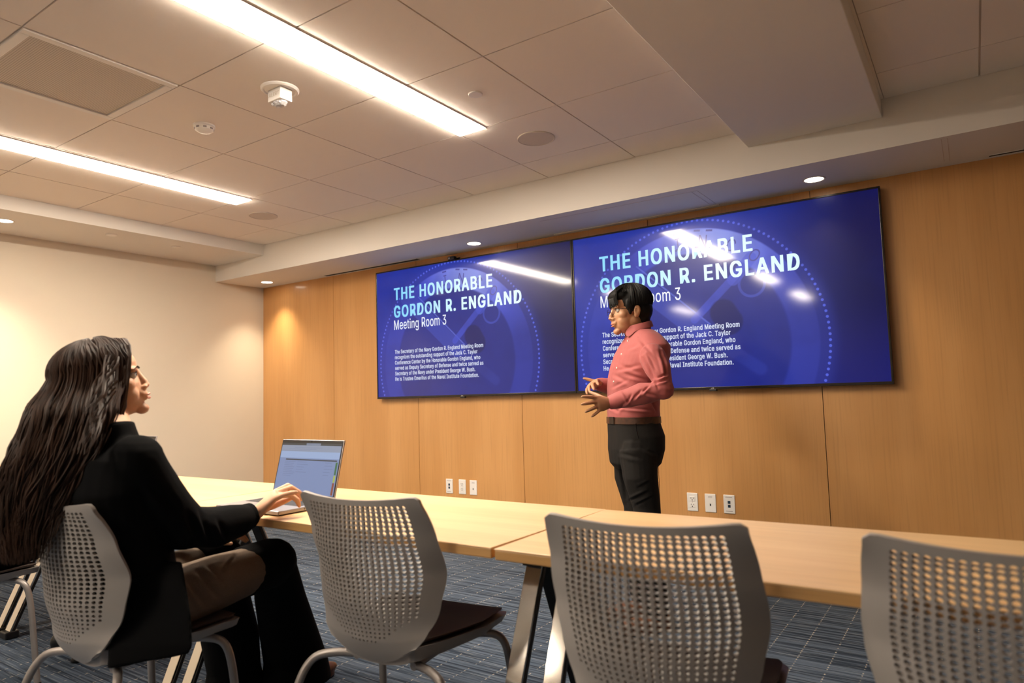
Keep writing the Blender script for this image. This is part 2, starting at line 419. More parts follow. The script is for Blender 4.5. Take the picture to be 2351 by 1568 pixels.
# smoke detector
r = empty('smoke_detector', (-3.157, 1.931, ZC), 'small domed smoke detector on a tile between the two strips', 'smoke detector')
q = MB(); n = 36
def ring(cx, cy, rad, zz, n=36): return [(cx+rad*math.cos(2*math.pi*i/n), cy+rad*math.sin(2*math.pi*i/n), zz) for i in range(n)]
cx, cy = -3.157, 1.931
q.loft([ring(cx, cy, .052, ZC+.001), ring(cx, cy, .052, ZC-.008), ring(cx, cy, .046, ZC-.012), ring(cx, cy, .044, ZC-.026), ring(cx, cy, .030, ZC-.036), ring(cx, cy, .006, ZC-.038)])
obj('body', q, 'trimw', r)
q = MB()
for k in range(8):
    a = 2*math.pi*k/8+.3; Mx = Matrix.Translation((cx+.0445*math.cos(a), cy+.0445*math.sin(a), ZC-.020)) @ Matrix.Rotation(a, 4, 'Z')
    q.box(-.002, .002, -.008, .008, -.004, .004, mat4=Mx)
obj('vent_slot', q, 'ink', r, smooth=False)
# strobe alarm
cx, cy = -2.517, 1.905
r = empty('strobe_alarm', (cx, cy, ZC), 'white ceiling strobe alarm marked ALERT on a round plate', 'alarm')
q = MB(); q.loft([ring(cx, cy, .084, ZC+.001), ring(cx, cy, .084, ZC-.006), ring(cx, cy, .078, ZC-.012), ring(cx, cy, .072, ZC-.012), ring(cx, cy, .068, ZC-.007), ring(cx, cy, .01, ZC-.007)])
obj('mounting_plate', q, 'trimw', r)
AR = Matrix.Translation((cx, cy, ZC)) @ Matrix.Rotation(math.radians(0), 4, 'Z')
q = MB().box(-.045, .045, -.032, .032, -.062, -.006, mat4=AR, bev=.003)
hb = obj('housing', q, 'plate', r, smooth=False)
q = MB(); put_text(q, 'ALERT', -.036, .036, -.044, .017, lambda x, z: AR @ Vector((x, -.0328, z)), .02)
obj('lettering', q, 'grid', hb, smooth=False)
q = MB()
for i in range(12):
    a = random.random()*6.28
    q.ell(AR @ Vector((random.uniform(-.032, .032), random.uniform(-.02, .02), -.070)), (.009, .009, .008), n=6)
q.ell(AR @ Vector((0, 0, -.062)), (.042, .029, .022), n=10)
obj('strobe_lens', q, 'strobe', r, smooth=False)
# return air grille
x0, x1, y0, y1 = -1.607-TX*3+.006, -1.607-TX*2-.006, 2.224-2*TY+.006, 2.224-TY-.006
r = empty('return_air_grille', ((x0+x1)/2, (y0+y1)/2, ZC), 'square perforated return air grille beside the alarm', 'vent')
q = MB(); fw = .035
for (a, b_, c, d) in ((x0, x0+fw, y0, y1), (x1-fw, x1, y0, y1), (x0+fw, x1-fw, y0, y0+fw), (x0+fw, x1-fw, y1-fw, y1)): q.box(a, b_, c, d, ZC-.006, ZC+.015, bev=.003)
obj('frame', q, 'trimw', r, smooth=False)
obj('perforated_panel', MB().box(x0+fw, x1-fw, y0+fw, y1-fw, ZC+.002, ZC+.008), 'grille', r, smooth=False)
obj('glint_chip', MB().box(x1-fw-.012, x1-fw-.006, y1-.10, y1-.055, ZC-.001, ZC+.004), 'plate', r, smooth=False)  # small white chip standing in for a bright reflected dash on the grille
# linear air slots in the front soffit
for a, b_, wd, lb in ((-4.96, -3.80, .046, 'long dark air slot in the soffit above the left screen'), (-2.47, -1.26, .010, 'thin dark air slot in the soffit above the right screen'), (.14, 1.3, .026, 'dark air slot in the soffit at the right picture edge')):
    r = empty('air_slot', ((a+b_)/2, 4.25, ZS), lb, 'air slot', 'linear air slots')
    q = MB()
    for (c, d) in ((4.25-wd/2-.004, 4.25-wd/2), (4.25+wd/2, 4.25+wd/2+.004)): q.box(a, b_, c, d, ZS-.003, ZS+.004)
    obj('flange', q, 'trimw', r, smooth=False)
    obj('slot', MB().box(a, b_, 4.25-wd/2, 4.25+wd/2, ZS-.0015, ZS+.002), 'slot', r, smooth=False)

# ------------------------------------------------------------------ wall plates
def plate(x, kind, label):
    z = .408; y = YW
    r = empty('wall_plate', (x, y, z), label, 'wall plate', 'white wall plates under the screens')
    obj('cover', MB().box(x-.035, x+.035, y-.006, y, z-.057, z+.057, bev=.003), 'plate', r, smooth=False)
    f = lambda a, b_: Vector((x+a, y-.0068, z+b_))
    if kind == 'duplex':
        for dz in (.02, -.02):
            q = MB(); q.box(x-.017, x+.017, y-.0085, y-.006, z+dz-.014, z+dz+.014, bev=.001); so = obj('socket', q, 'plate', r, smooth=False)
            q = MB(); q.box(x-.009, x-.006, y-.009, y-.008, z+dz, z+dz+.009); q.box(x+.006, x+.009, y-.009, y-.008, z+dz, z+dz+.009); q.box(x-.003, x+.003, y-.009, y-.008, z+dz-.010, z+dz-.004)
            obj('socket_hole', q, 'black', so, smooth=False)
        obj('screw', MB().ell((x, y-.0065, z), (.003, .002, .003), n=8), 'silver', r)
    elif kind == 'data':
        for dz in (.012, -.012): obj('port', MB().box(x-.008, x+.008, y-.0075, y-.006, z+dz-.0085, z+dz+.0085), 'port', r, smooth=False)
        q = MB()
        for zz in (.043, -.043): obj('lettering', MB().box(x-.022, x+.020, y-.0064, y-.006, z+zz-.0016, z+zz+.0016), 'ink', r, smooth=False)
    else:
        obj('port', MB().box(x-.0035, x+.0035, y-.0075, y-.006, z-.018, z-.004), 'black', r, smooth=False)
        q = MB()
        for zz in (.040, .034): obj('lettering', MB().box(x-.013, x+.013, y-.0064, y-.006, z+zz-.0012, z+zz+.0012), 'ink', r, smooth=False)
plate(-3.550, 'data', 'white plate with two dark ports, left of the left three')
plate(-3.418, 'duplex', 'white power outlet in the middle of the left three plates')
plate(-3.308, 'single', 'white plate with one small port, right of the left three')
plate(-1.546, 'duplex', 'white power outlet, nearest the man of the right three plates')
plate(-1.430, 'single', 'white plate with one small port, middle of the right three')
plate(-1.312, 'data', 'white plate with two dark square ports, far right of plates')

# ------------------------------------------------------------------ screens
def screen_mat():
    m, nt, b = new_mat('screen_picture'); e = NB(nt)
    tc = nt.nodes.new('ShaderNodeTexCoord'); sp = nt.nodes.new('ShaderNodeSeparateXYZ'); nt.links.new(tc.outputs['Object'], sp.inputs[0])
    k = 16/1.961
    x = e.m('MULTIPLY', sp.outputs[0], k); z = e.m('MULTIPLY', sp.outputs[2], k)
    dx, dz = e.m('SUBTRACT', x, 6.95), e.m('SUBTRACT', z, 2.3)
    r = e.m('SQRT', e.m('ADD', e.m('MULTIPLY', dx, dx), e.m('MULTIPLY', dz, dz)))
    ang = e.m('ARCTAN2', dz, dx)
    n1 = e.noise(tc.outputs['Object'], (3, 3, 3), 3)
    col = e.mix(e.ss(x, 8.5, 15.5), (.004, .030, .42), (.002, .004, .085))
    col = e.mix(e.m('MULTIPLY', e.ss(z, 4.5, 0), .45), col, (.001, .010, .27))
    col = e.mix(e.m('MULTIPLY', e.ss(r, 7.2, 6.4), .35), col, (.030, .055, .50))
    # rim band of the medal
    band = e.m('MULTIPLY', e.ss(r, 4.75, 4.95), e.ss(r, 6.2, 6.08))
    da = e.m('ABSOLUTE', e.m('SUBTRACT', ang, 1.32)); glow = e.ss(da, 1.15, .1)
    fl = e.m('MULTIPLY', band, e.m('ADD', .13, e.m('MULTIPLY', glow, .87)))
    col = e.mix(fl, col, (.075, .12, .92))
    col = e.mix(e.m('MULTIPLY', band, e.m('MULTIPLY', e.ss(da, .75, .0), .85)), col, (.30, .38, .98))
    ca = e.m('MULTIPLY', e.m('SUBTRACT', e.m('FRACT', e.m('MULTIPLY', ang, 150/6.28318)), .5), 6.28318*6.58/150)
    br = e.m('SUBTRACT', r, 6.58); bd_ = e.m('SQRT', e.m('ADD', e.m('MULTIPLY', ca, ca), e.m('MULTIPLY', br, br)))
    col = e.mix(e.m('MULTIPLY', e.ss(bd_, .085, .045), .85), col, (.11, .17, 1.0))
    inner = e.ss(r, 4.95, 4.75)
    col = e.mix(e.m('MULTIPLY', inner, .6), col, (.010, .020, .24))
    def seg(ax, az, bx, bz):
        px, pz = e.m('SUBTRACT', x, ax), e.m('SUBTRACT', z, az); bax, baz = bx-ax, bz-az; L = bax*bax+baz*baz
        h = e.m('DIVIDE', e.m('ADD', e.m('MULTIPLY', px, bax), e.m('MULTIPLY', pz, baz)), L, clamp=True)
        qx, qz = e.m('SUBTRACT', px, e.m('MULTIPLY', h, bax)), e.m('SUBTRACT', pz, e.m('MULTIPLY', h, baz))
        return e.m('SQRT', e.m('ADD', e.m('MULTIPLY', qx, qx), e.m('MULTIPLY', qz, qz)))
    ruler = seg(2.9, 6.9, 7.3, 3.1)
    col = e.mix(e.m('MULTIPLY', e.ss(ruler, .58, .50), .55), col, (.045, .085, .62))
    col = e.mix(e.m('MULTIPLY', e.ss(seg(7.3, 3.1, 10.3, .95), .40, .20), .28), col, (.035, .07, .55))
    edge = seg(4.0, 6.85, 7.9, 3.35); col = e.mix(e.m('MULTIPLY', e.ss(edge, .07, .02), .7), col, (.12, .18, .85))
    sw = seg(7.1, 3.65, 9.7, 6.05); col = e.mix(e.m('MULTIPLY', e.ss(sw, .24, .17), .75), col, (.05, .09, .72))
    sw2 = seg(9.2, 5.5, 10.1, 6.5); col = e.mix(e.m('MULTIPLY', e.ss(sw2, .34, .26), .6), col, (.07, .11, .8))
    gx, gz = e.m('SUBTRACT', x, 10.1), e.m('SUBTRACT', z, 5.2)
    gr = e.m('ABSOLUTE', e.m('SUBTRACT', e.m('SQRT', e.m('ADD', e.m('MULTIPLY', gx, gx), e.m('MULTIPLY', gz, gz))), .62))
    col = e.mix(e.m('MULTIPLY', e.ss(gr, .09, .04), .6), col, (.06, .10, .7))
    # dark wedge right of the crossing
    wd = e.m('MULTIPLY', e.ss(seg(8.6, 3.9, 8.9, 3.4), .75, .6), inner); col = e.mix(e.m('MULTIPLY', wd, .8), col, (.003, .008, .13))
    col = e.mix(e.m('MULTIPLY', e.ss(n1, .45, .7), .25), col, (.006, .010, .16))
    b.inputs['Base Color'].default_value = (.002, .002, .003, 1)
    nt.links.new(col, b.inputs['Emission Color']); b.inputs['Emission Strength'].default_value = .8
    b.inputs['Roughness'].default_value = .3; b.inputs['Specular IOR Level'].default_value = .22
    b.inputs['Coat Weight'].default_value = .6; b.inputs['Coat Roughness'].default_value = .07
    return m
MAT['screen'] = screen_mat()
def glow(name, c, s=1.0):
    return mat(name, (.01, .01, .01), .35, emit=c, es=s, coat=.3, crough=.1)
MAT['g_title'] = glow('screen_title_cyan', (.36, .80, 1.0), 1.0)
m_ = MAT['g_title']; nt = m_.node_tree; e = NB(nt); tc = nt.nodes.new('ShaderNodeTexCoord'); sp = nt.nodes.new('ShaderNodeSeparateXYZ'); nt.links.new(tc.outputs['Object'], sp.inputs[0])
nt.links.new(e.mix(e.ss(sp.outputs[0], .2, 1.1), (.22, .68, 1.0), (.70, .95, 1.0)), nt.nodes['Principled BSDF'].inputs['Emission Color'])
MAT['g_white'] = glow('screen_white', (.85, .92, 1.0), .95)
MAT['g_para'] = glow('screen_paragraph', (.72, .80, 1.0), .85)
MAT['g_bead'] = glow('screen_bead', (.10, .15, 1.0), .9)
MAT['g_dark'] = glow('screen_dark_letter', (.010, .018, .30), 1)
TVW, TVH = 1.961, 1.1036
k16 = TVW/16
PARA = [('The Secretary of the Navy Gordon R. England Meeting Room', 9.40), ('recognizes the outstanding support of the Jack C. Taylor', 8.93), ('Conference Center by the Honorable Gordon England, who', 9.15),
        ('served as Deputy Secretary of Defense and twice served as', 9.38), ('Secretary of the Navy under President George W. Bush.', 8.72), ('He is Trustee Emeritus of the Naval Institute Foundation.', 9.00)]
def make_tv(x0, label):
    y, z0 = 4.245, 1.1205
    r = empty('wall_screen', (x0, y, z0), label, 'television', 'pair of large wall screens')
    bz = .011
    q = MB()
    for (a, b1, c, d) in ((0, TVW, 0, bz*1.5), (0, TVW, TVH-bz, TVH), (0, bz, bz*1.5, TVH-bz), (TVW-bz, TVW, bz*1.5, TVH-bz)): q.box(x0+a, x0+b1, y-.004, y+.030, z0+c, z0+d, bev=.002)
    obj('bezel', q, 'bezel', r, smooth=False)
    obj('back_shell', MB().box(x0+.02, x0+TVW-.02, y+.022, YW-.001, z0+.02, z0+TVH-.02, bev=.004), 'black', r, smooth=False)
    sc = obj('display', MB().box(x0+bz, x0+TVW-bz, y, y+.02, z0+bz*1.5, z0+TVH-bz), 'screen', r, smooth=False)
    F = lambda lift: (lambda x, z: Vector((x0+x*k16, y-lift, z0+z*k16)))
    q = MB(); put_text(q, 'THE HONORABLE', 1.74, 10.24, 6.845, .86, F(.0016), .044, ls=1.16); put_text(q, 'GORDON R. ENGLAND', 1.72, 12.4, 5.62, .83, F(.0016), .044, ls=1.16)
    obj('screen_title', q, 'g_title', sc, smooth=False)
    q = MB(); put_text(q, 'Meeting Room 3', 1.72, 6.42, 4.78, .66, F(.0016), .008, ls=1.04)
    obj('screen_subtitle', q, 'g_white', sc, smooth=False)
    q = MB()
    for i, (s, xe) in enumerate(PARA): put_text(q, s, 1.75, xe, 3.10-.3756*i, .262, F(.0016), .034, ls=1.08)
    obj('screen_paragraph', q, 'g_para', sc, smooth=False)
    q = MB()
    for ch, a, in (('I', 96), ('N', 82), ('C', 66), ('O', 52)):
        q = MB(); aa = math.radians(a); vs, fs = text_mesh(ch, 0.0); wv = max(v.x for v in vs)
        Rm = Matrix.Rotation(aa-math.pi/2, 2)
        out = []
        for v in vs:
            u = Vector(((v.x-wv/2)*1.05, (v.y-.35)*1.25)); u = Rm @ u
            out.append(F(.0004)(6.95+5.55*math.cos(aa)+u.x, 2.35+5.55*math.sin(aa)+u.y))
        q.add(out, fs)
        if ch in 'IN':
            for dx_ in ((-.17, .17) if ch == 'N' else (0,)):
                for dz_ in (-.5, .38):
                    pts = [Rm @ Vector((dx_*1.9+sx, dz_+sz)) for sx, sz in ((-.17, 0), (.17, 0), (.17, .1), (-.17, .1))]
                    q.add([F(.0005)(6.95+5.55*math.cos(aa)+p_.x, 2.35+5.55*math.sin(aa)+p_.y) for p_ in pts], [(0, 1, 2, 3)])
        obj('medal_letter', q, 'g_dark', sc, smooth=False)
    xc = x0+TVW*.478 if x0 < -3 else x0+TVW*.493
    q = MB().box(xc-.022, xc+.022, y-.006, y+.018, z0-.010, z0+.002, bev=.002)
    pl = obj('logo_plate', q, 'black', r, smooth=False)
    q = MB(); put_text(q, 'LG', xc-.010, xc+.008, z0+.0035, .0085, lambda a, b_: Vector((a, y-.0062, b_)), .02)
    obj('logo', q, 'plate', pl, smooth=False)
    return r
make_tv(-4.290, 'left large blue screen, fully unobstructed by the man')
make_tv(-2.326, 'right large blue screen, partly hidden behind the standing man')
# little camera on top of the left screen
x, y, z = -3.43, 4.235, 1.1205+TVH
r = empty('webcam', (x, y, z), 'small black camera on top edge of the left screen', 'camera')
obj('body', MB().box(x-.03, x+.035, y-.012, y+.03, z, z+.028, bev=.006), 'black', r)
q = MB()
q.box(x-.06, x+.065, y+.0305, y+.036, z, z+.018, bev=.002)
obj('bracket', q, 'bezel', r, smooth=False)
obj('lens', MB().ell((x-.012, y-.013, z+.014), (.008, .004, .008), n=12), 'silver', r)

# ------------------------------------------------------------------ tables
TZ = .74
def make_table():
    r = empty('training_table', (0, 0, 0), 'x', 'table', 'row of narrow maple tables')
    W, D_ = 1.522, .63
    q = MB().box(0, W, 0, D_, TZ-.004, TZ, 0, bev=.0012)
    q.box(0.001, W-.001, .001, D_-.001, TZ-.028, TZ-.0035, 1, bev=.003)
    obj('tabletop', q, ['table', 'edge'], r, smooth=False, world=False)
    for xc in (.055, W-.055):
        q = MB().box(xc-.045, xc+.045, .16, .47, TZ-.062, TZ-.0285, bev=.004); q.box(xc-.03, xc+.03, .26, .37, TZ-.11, TZ-.06, bev=.004)
        obj('bracket', q, 'black', r, smooth=False, world=False)
        for sgn, yf in ((-1, .035), (1, .60)):
            p0, p1 = Vector((xc, .315+sgn*.012, TZ-.075)), Vector((xc, yf, .03))
            d = (p1-p0); L = d.length; d.normalize(); nY = Vector((1, 0, 0)).cross(d)
            Mx = Matrix((Vector((1, 0, 0)), nY, d)).transposed().to_4x4(); Mx.translation = p0
            q = MB(); s_ = 1 if nY.y*sgn > 0 else -1
            a, b_ = sorted((s_*.002, s_*.010)); q.box(-.026, .026, a, b_, 0, L, 0, bev=.0015, mat4=Mx)
            a, b_ = sorted((-s_*.012, s_*.002)); q.box(-.029, .029, a, b_, 0, L, 1, bev=.002, mat4=Mx)
            lg = obj('leg', q, ['chrome', 'black'], r, smooth=False, world=False)
            q = MB().box(xc-.038, xc+.038, yf-.03, yf+.03, 0, .035, bev=.006)
            obj('foot', q, 'black', lg, smooth=False, world=False)
    return r
t3 = make_table(); tb = [t3, copy_tree(t3), copy_tree(t3), copy_tree(t3)]
for o, (x, y, rz, lb) in zip(tb, ((-1.021, 1.404, .010, 'maple table on the right with two empty chairs pushed to it'), (-2.556, 1.425, -.010, 'maple table in the middle carrying the open laptop'),
        (-4.082, 1.42, .0, 'maple table on the left, mostly behind the long haired woman'), (-5.605, 1.42, 0, 'maple table at the left wall end of the row'))):
    o.location = (x, y, 0); o.rotation_euler.z = rz; o['label'] = lb

# ------------------------------------------------------------------ chairs
def lerp_tab(t, tab):
    for (a, va), (b_, vb) in zip(tab[:-1], tab[1:]):
        if t <= b_:
            f = (t-a)/(b_-a); f = f*f*(3-2*f)*.5+f*.5
            return va+(vb-va)*f
    return tab[-1][1]
HW = [(0, .118), (.06, .150), (.15, .172), (.35, .206), (.52, .223), (.62, .224), (.8, .216), (1, .207)]
YE = [(0, .050), (.12, .060), (.3, .082), (.54, .090), (.75, .055), (1, .0)]
YCn = [(0, .062), (.06, .042), (.15, .022), (.4, -.010), (.7, -.024), (1, -.028)]
def back_pt(u, v):
    hw = lerp_tab(v, HW); yc = lerp_tab(v, YCn); ye = lerp_tab(v, YE)
    au = abs(u); z = .418+v*(.872-.418)
    x = u*hw
    y = yc+(ye-yc)*au**2.0
    if v > .9: z -= .012*max(0, (au-.90)/.10)**2*((v-.9)/.1); z -= .015*(1-au*au)*((v-.9)/.1)
    if v < .25: z += .035*au**2*(1-v/.25)
    return Vector((x, y, z))
def make_back_mesh():
    q = MB(); cols = 21; U = .80
    us = [-1, -.94, -.87]+[-U+2*U*i/cols for i in range(cols+1)]+[.87, .94, 1]
    rows = 31; v0, v1 = .13, .955
    vs_ = [0, .02, .05, .09]+[v0+(v1-v0)*j/rows for j in range(rows+1)]+[.975, 1.0]
    idx = {}
    def vid(i, j):
        if (i, j) not in idx: idx[(i, j)] = len(q.v); q.v.append(tuple(back_pt(us[i], vs_[j])))
        return idx[(i, j)]
    for i in range(len(us)-1):
        for j in range(len(vs_)-1):
            a, b_, c, d = vid(i, j), vid(i+1, j), vid(i+1, j+1), vid(i, j+1)
            uc, vc = (us[i]+us[i+1])/2, (vs_[j]+vs_[j+1])/2
            hole = 3 <= i < 3+cols and 4 <= j < 4+rows and vc > .12+.20*abs(uc/U)**2.2
            if not hole: q.f.append((a, b_, c, d)); q.m.append(0); continue
            fade = min(1, max(.55, .55+(vc-.12)*1.1))
            ru, rv = (us[i+1]-us[i])*.5*(.68*fade+.02), (vs_[j+1]-vs_[j])*.5*(.86*fade)
            o = len(q.v)
            for k in range(8):
                t = math.radians(22.5+45*k); q.v.append(tuple(back_pt(uc+ru*math.cos(t)*1.05, vc+rv*math.sin(t)*1.05)))
            # octagon index: 0,1 right-top.. ; corners a(-,-) b(+,-) c(+,+) d(-,+)
            for f in ((c, o+1, o+0), (d, o+3, o+2), (a, o+5, o+4), (b_, o+7, o+6), (b_, c, o+0, o+7), (c, d, o+2, o+1), (d, a, o+4, o+3), (a, b_, o+6, o+5)):
                q.f.append(f); q.m.append(0)
    return q
def make_chair():
    r = empty('stacking_chair', (0, 0, 0), 'x', 'chair', 'grey perforated-back chairs along the tables')
    obj('backrest', make_back_mesh(), 'chair', r, world=False, ang=.9, mod=[('SOLIDIFY', dict(thickness=.009, offset=0))])
    # seat shell and cushion
    def seat(inset, zt, zb_fn, m, name):
        q = MB(); nu, nt_ = 16, 16; top = []; bot = []
        for j in range(nt_+1):
            t = j/nt_; hw = (.118+.104*min(1, t*1.6)**.7)*(1-max(0, t-.90)**2*6) - inset
            for i in range(nu+1):
                u = -1+2*i/nu
                yy = .070+inset*.6+t*(.370-inset*1.1)-.02*abs(u)**3*t
                zz = .452+.012*t - .020*math.sin(math.pi*min(1, t*1.05))*(1-u*u) + .010*abs(u)**3 - .05*max(0, t-.8)**1.5
                top.append((u*hw, yy, zz+zt)); bot.append((u*hw*.93, yy, zz+zt-zb_fn(t, u)))
        n = nu+1; q.v = top+bot; N = len(top)
        for j in range(nt_):
            for i in range(nu):
                a = j*n+i; q.f.append((a, a+1, a+n+1, a+n)); q.f.append((N+a, N+a+n, N+a+n+1, N+a+1))
        for i in range(nu): q.f.append((i, N+i, N+i+1, i+1)); a = nt_*n+i; q.f.append((a, a+1, N+a+1, N+a))
        for j in range(nt_): a = j*n; q.f.append((a, a+n, N+a+n, N+a)); a = j*n+nu; q.f.append((a, N+a, N+a+n, a+n))
        q.m = [0]*len(q.f)
        return obj(name, q, m, r, world=False, ang=1.0)
    seat(0, 0, lambda t, u: .014+.022*(1-t)**1.2*(1-.3*u*u)+.010, 'chair', 'seat')
    seat(.012, .012, lambda t, u: .010, 'pad', 'seat_cushion')
    def leg(pts): 
        q = MB(); P_ = [Vector(p) for p in pts]; out = []
        for i in range(len(P_)-1):
            p0, p1, p2, p3 = P_[max(i-1, 0)], P_[i], P_[i+1], P_[min(i+2, len(P_)-1)]
            for k in range(6):
                t = k/6; out.append(.5*((2*p1)+(-p0+p2)*t+(2*p0-5*p1+4*p2-p3)*t*t+(-p0+3*p1-3*p2+p3)*t**3))
        out.append(P_[-1]); q.tube(out, .0115, 12)
        l = obj('leg', q, 'tube', r, world=False)
        f = P_[-1]; obj('glide', MB().cyl((f.x, f.y), .0135, 0, .02, 14), 'black', l, world=False)
    for s in (-1, 1):
        leg([(s*.10, .115, .402), (s*.17, .085, .404), (s*.225, .055, .385), (s*.250, .020, .310), (s*.262, -.012, .15), (s*.268, -.035, .012)])
        leg([(s*.10, .30, .420), (s*.17, .335, .428), (s*.222, .362, .412), (s*.240, .378, .335), (s*.248, .392, .17), (s*.254, .405, .012)])
        q = MB().tube([(s*.10, .10, .402), (s*.10, .20, .408), (s*.10, .315, .421)], .0115, 12); obj('side_rail', q, 'tube', r, world=False)
    q = MB().tube([(-.10, .16, .405), (.10, .16, .405)], .010, 10); q.tube([(-.10, .27, .412), (.10, .27, .412)], .010, 10)
    obj('cross_rail', q, 'tube', r, world=False)
    return r
c1 = make_chair()
spots = [(-1.389, 1.295, .089, 'empty grey chair right beside the laptop, its brown seat visible'), (-.573, 1.285, .123, 'empty grey chair in the middle foreground, back fully in view'),
         (-2.121, .875, -.02, 'grey chair the long haired woman is sitting on'), (.029, 1.318, .007, 'empty grey chair cut off by the right picture edge'), (-3.47, .86, .0, 'chair at the left picture edge, only its seat front showing')]
for i, (x, y, rz, lb) in enumerate(spots):
    o = c1 if i == 0 else copy_tree(c1)
    o.location = (x, y, 0); o.rotation_euler.z = rz; o['label'] = lb

# ------------------------------------------------------------------ laptops
def laptop(x0, x1, yf, yh, tilt, name_label, port_side=True, lift=TZ):
    r = empty('laptop', ((x0+x1)/2, (yf+yh)/2, lift), name_label, 'laptop')
    W = x1-x0
    q = MB().box(x0, x1, yf, yh, lift+.004, lift+.017, bev=.003)
    for sx in (x0+.03, x1-.03):
        for sy in (yf+.03, yh-.03): q.cyl((sx, sy), .008, lift, lift+.005, 10)
    b0 = obj('base', q, 'silver', r, smooth=False)
    q = MB(); kw = (W-.05)/15
    for i in range(15):
        for j in range(6): q.box(x0+.025+i*kw+.001, x0+.025+(i+1)*kw-.001, yh-.03-(j+1)*.0175+.001, yh-.03-j*.0175-.001, lift+.0165, lift+.0178)
    tag(obj('keyboard', q, 'keys', b0, smooth=False))
    obj('touchpad', MB().box((x0+x1)/2-.055, (x0+x1)/2+.055, yf+.015, yf+.082, lift+.0165, lift+.0174), 'silver', b0, smooth=False)
    q = MB()
    for a, b_ in ((.05, .064), (.07, .086), (.10, .103), (.018, .030)): q.box(x1-.001, x1+.0006, yh-b_-.03, yh-a-.03, lift+.0075, lift+.0125)
    obj('side_port', q, 'black', b0, smooth=False)
    Mx = Matrix.Translation((0, yh, lift+.014)) @ Matrix.Rotation(-tilt, 4, 'X')
    Hh = .224
    ld = obj('lid', MB().box(x0, x1, -.002, .005, 0, Hh, bev=.002, mat4=Mx), 'silver', r, smooth=False)
    obj('lid_bezel', MB().box(x0+.003, x1-.003, -.0032, -.0018, .004, Hh-.003, mat4=Mx), 'black', ld, smooth=False)
    sw, sh = W-.014, Hh-.032
    f = lambda a, b_, l=0: Mx @ Vector((x0+.007+a*sw, -.0034-l, .018+b_*sh))
    q = MB(); q.add([f(0, 0), f(1, 0), f(1, 1), f(0, 1)], [(0, 1, 2, 3)])
    sc = obj('display', q, glow('laptop_page', (.19, .26, .47), .92), ld, smooth=False)
    q = MB(); rects = []
    def R(a0, b0_, a1, b1, mi, l=.0003): q.add([f(a0, b0_, l), f(a1, b0_, l), f(a1, b1, l), f(a0, b1, l)], [(0, 1, 2, 3)], mi)
    R(0, .955, 1, 1, 0); R(.42, .957, .66, 1, 1); R(0, .83, 1, .955, 1); R(0, .70, 1, .83, 2); R(.11, .655, .97, .678, 0, .0004)
    R(.955, .40, .985, .64, 3); R(.955, .26, .985, .39, 4); R(.955, .02, .985, .25, 5)
    for k in range(9): R(.10, .62-.035*k, .10+random.uniform(.12, .22), .626-.035*k, 6)
    for k in range(5): R(.32, .62-.05*k, .32+random.uniform(.1, .2), .626-.05*k, 6); R(.78, .62-.06*k, .86+random.uniform(0, .06), .626-.06*k, 6)
    for k in range(3): R(.03+.1*k, .845+.03*k, .5+.1*k, .85+.03*k, 6)
    obj('screen_content', q, [glow('lp0', (.03, .035, .04)), glow('lp1', (.24, .28, .38)), glow('lp2', (.28, .38, .60)), glow('lp3', (.03, .13, .05)), glow('lp4', (.35, .42, .08)), glow('lp5', (.22, .05, .02)), glow('lp6', (.12, .16, .30))], sc, smooth=False)
    obj('webcam', MB().ell(Mx @ Vector(((x0+x1)/2, -.0035, Hh-.008)), (.003, .0015, .003), n=8), 'slot', ld)
    return r
laptop(-2.300, -1.945, 1.462, 1.700, math.radians(14), 'open silver laptop on the table under the woman\'s hand')
laptop(-3.63, -3.285, 1.50, 1.73, math.radians(12), 'dark laptop lid corner showing behind the woman\'s shoulder')

# ------------------------------------------------------------------ people
def frame(fwd, up=(0, 0, 1), pitch=0.0):
    f = Vector(fwd).normalized(); u = Vector(up); l = u.cross(f).normalized(); u = f.cross(l)
    if pitch: f, u = f*math.cos(pitch)+u*math.sin(pitch), u*math.cos(pitch)-f*math.sin(pitch)
    return Matrix((f, l, u)).transposed()       # local x forward, y left, z up
def section(c, fr, a, b_, n=28, e=2.0):
    """ellipse ring: a = lateral half width, b = half depth"""
    out = []
    for i in range(n):
        t = 2*math.pi*i/n; ct, st = math.cos(t), math.sin(t)
        out.append(Vector(c)+fr @ Vector((b_*math.copysign(abs(ct)**(2/e), ct), a*math.copysign(abs(st)**(2/e), st), 0)))
    return out
def brush(co, c, r, vec):
    d = np.linalg.norm(co-np.array(c), axis=1); return co+np.exp(-(d/r)**2)[:, None]*np.array(vec)
AXM = np.array([list(AX_R), list(AX_U), list(AX_F)])
def crease(co, no, a, b_, w_, depth, side=1):
    """fold running between two points given as seen from the front of the cloth"""
    q = (co-np.array([0, 0, CAMH]))@AXM.T; px = np.stack([1175.5+F_PX*q[:, 0]/q[:, 2], 784-F_PX*q[:, 1]/q[:, 2]], 1)
    facing = np.clip(-np.einsum('ij,ij->i', no, (co-np.array([0, 0, CAMH]))/np.linalg.norm(co-np.array([0, 0, CAMH]), axis=1)[:, None])*2, 0, 1)
    a, b_ = np.array(a, float)[:2], np.array(b_, float)[:2]; ab = b_-a; L = np.linalg.norm(ab); t = ((px-a)@ab)/(L*L); tc = np.clip(t, 0, 1)
    sd = ((px-a)@np.array([-ab[1], ab[0]]))/L*side; d = np.sign(sd)*np.linalg.norm(px-(a+tc[:, None]*ab), axis=1)
    prof = -np.exp(-(d/w_)**2)+.75*np.exp(-((d-1.9*w_)/(1.1*w_))**2)
    return co+no*(prof*depth*np.sin(np.pi*np.clip(tc*.86+.07, 0, 1))*facing)[:, None]
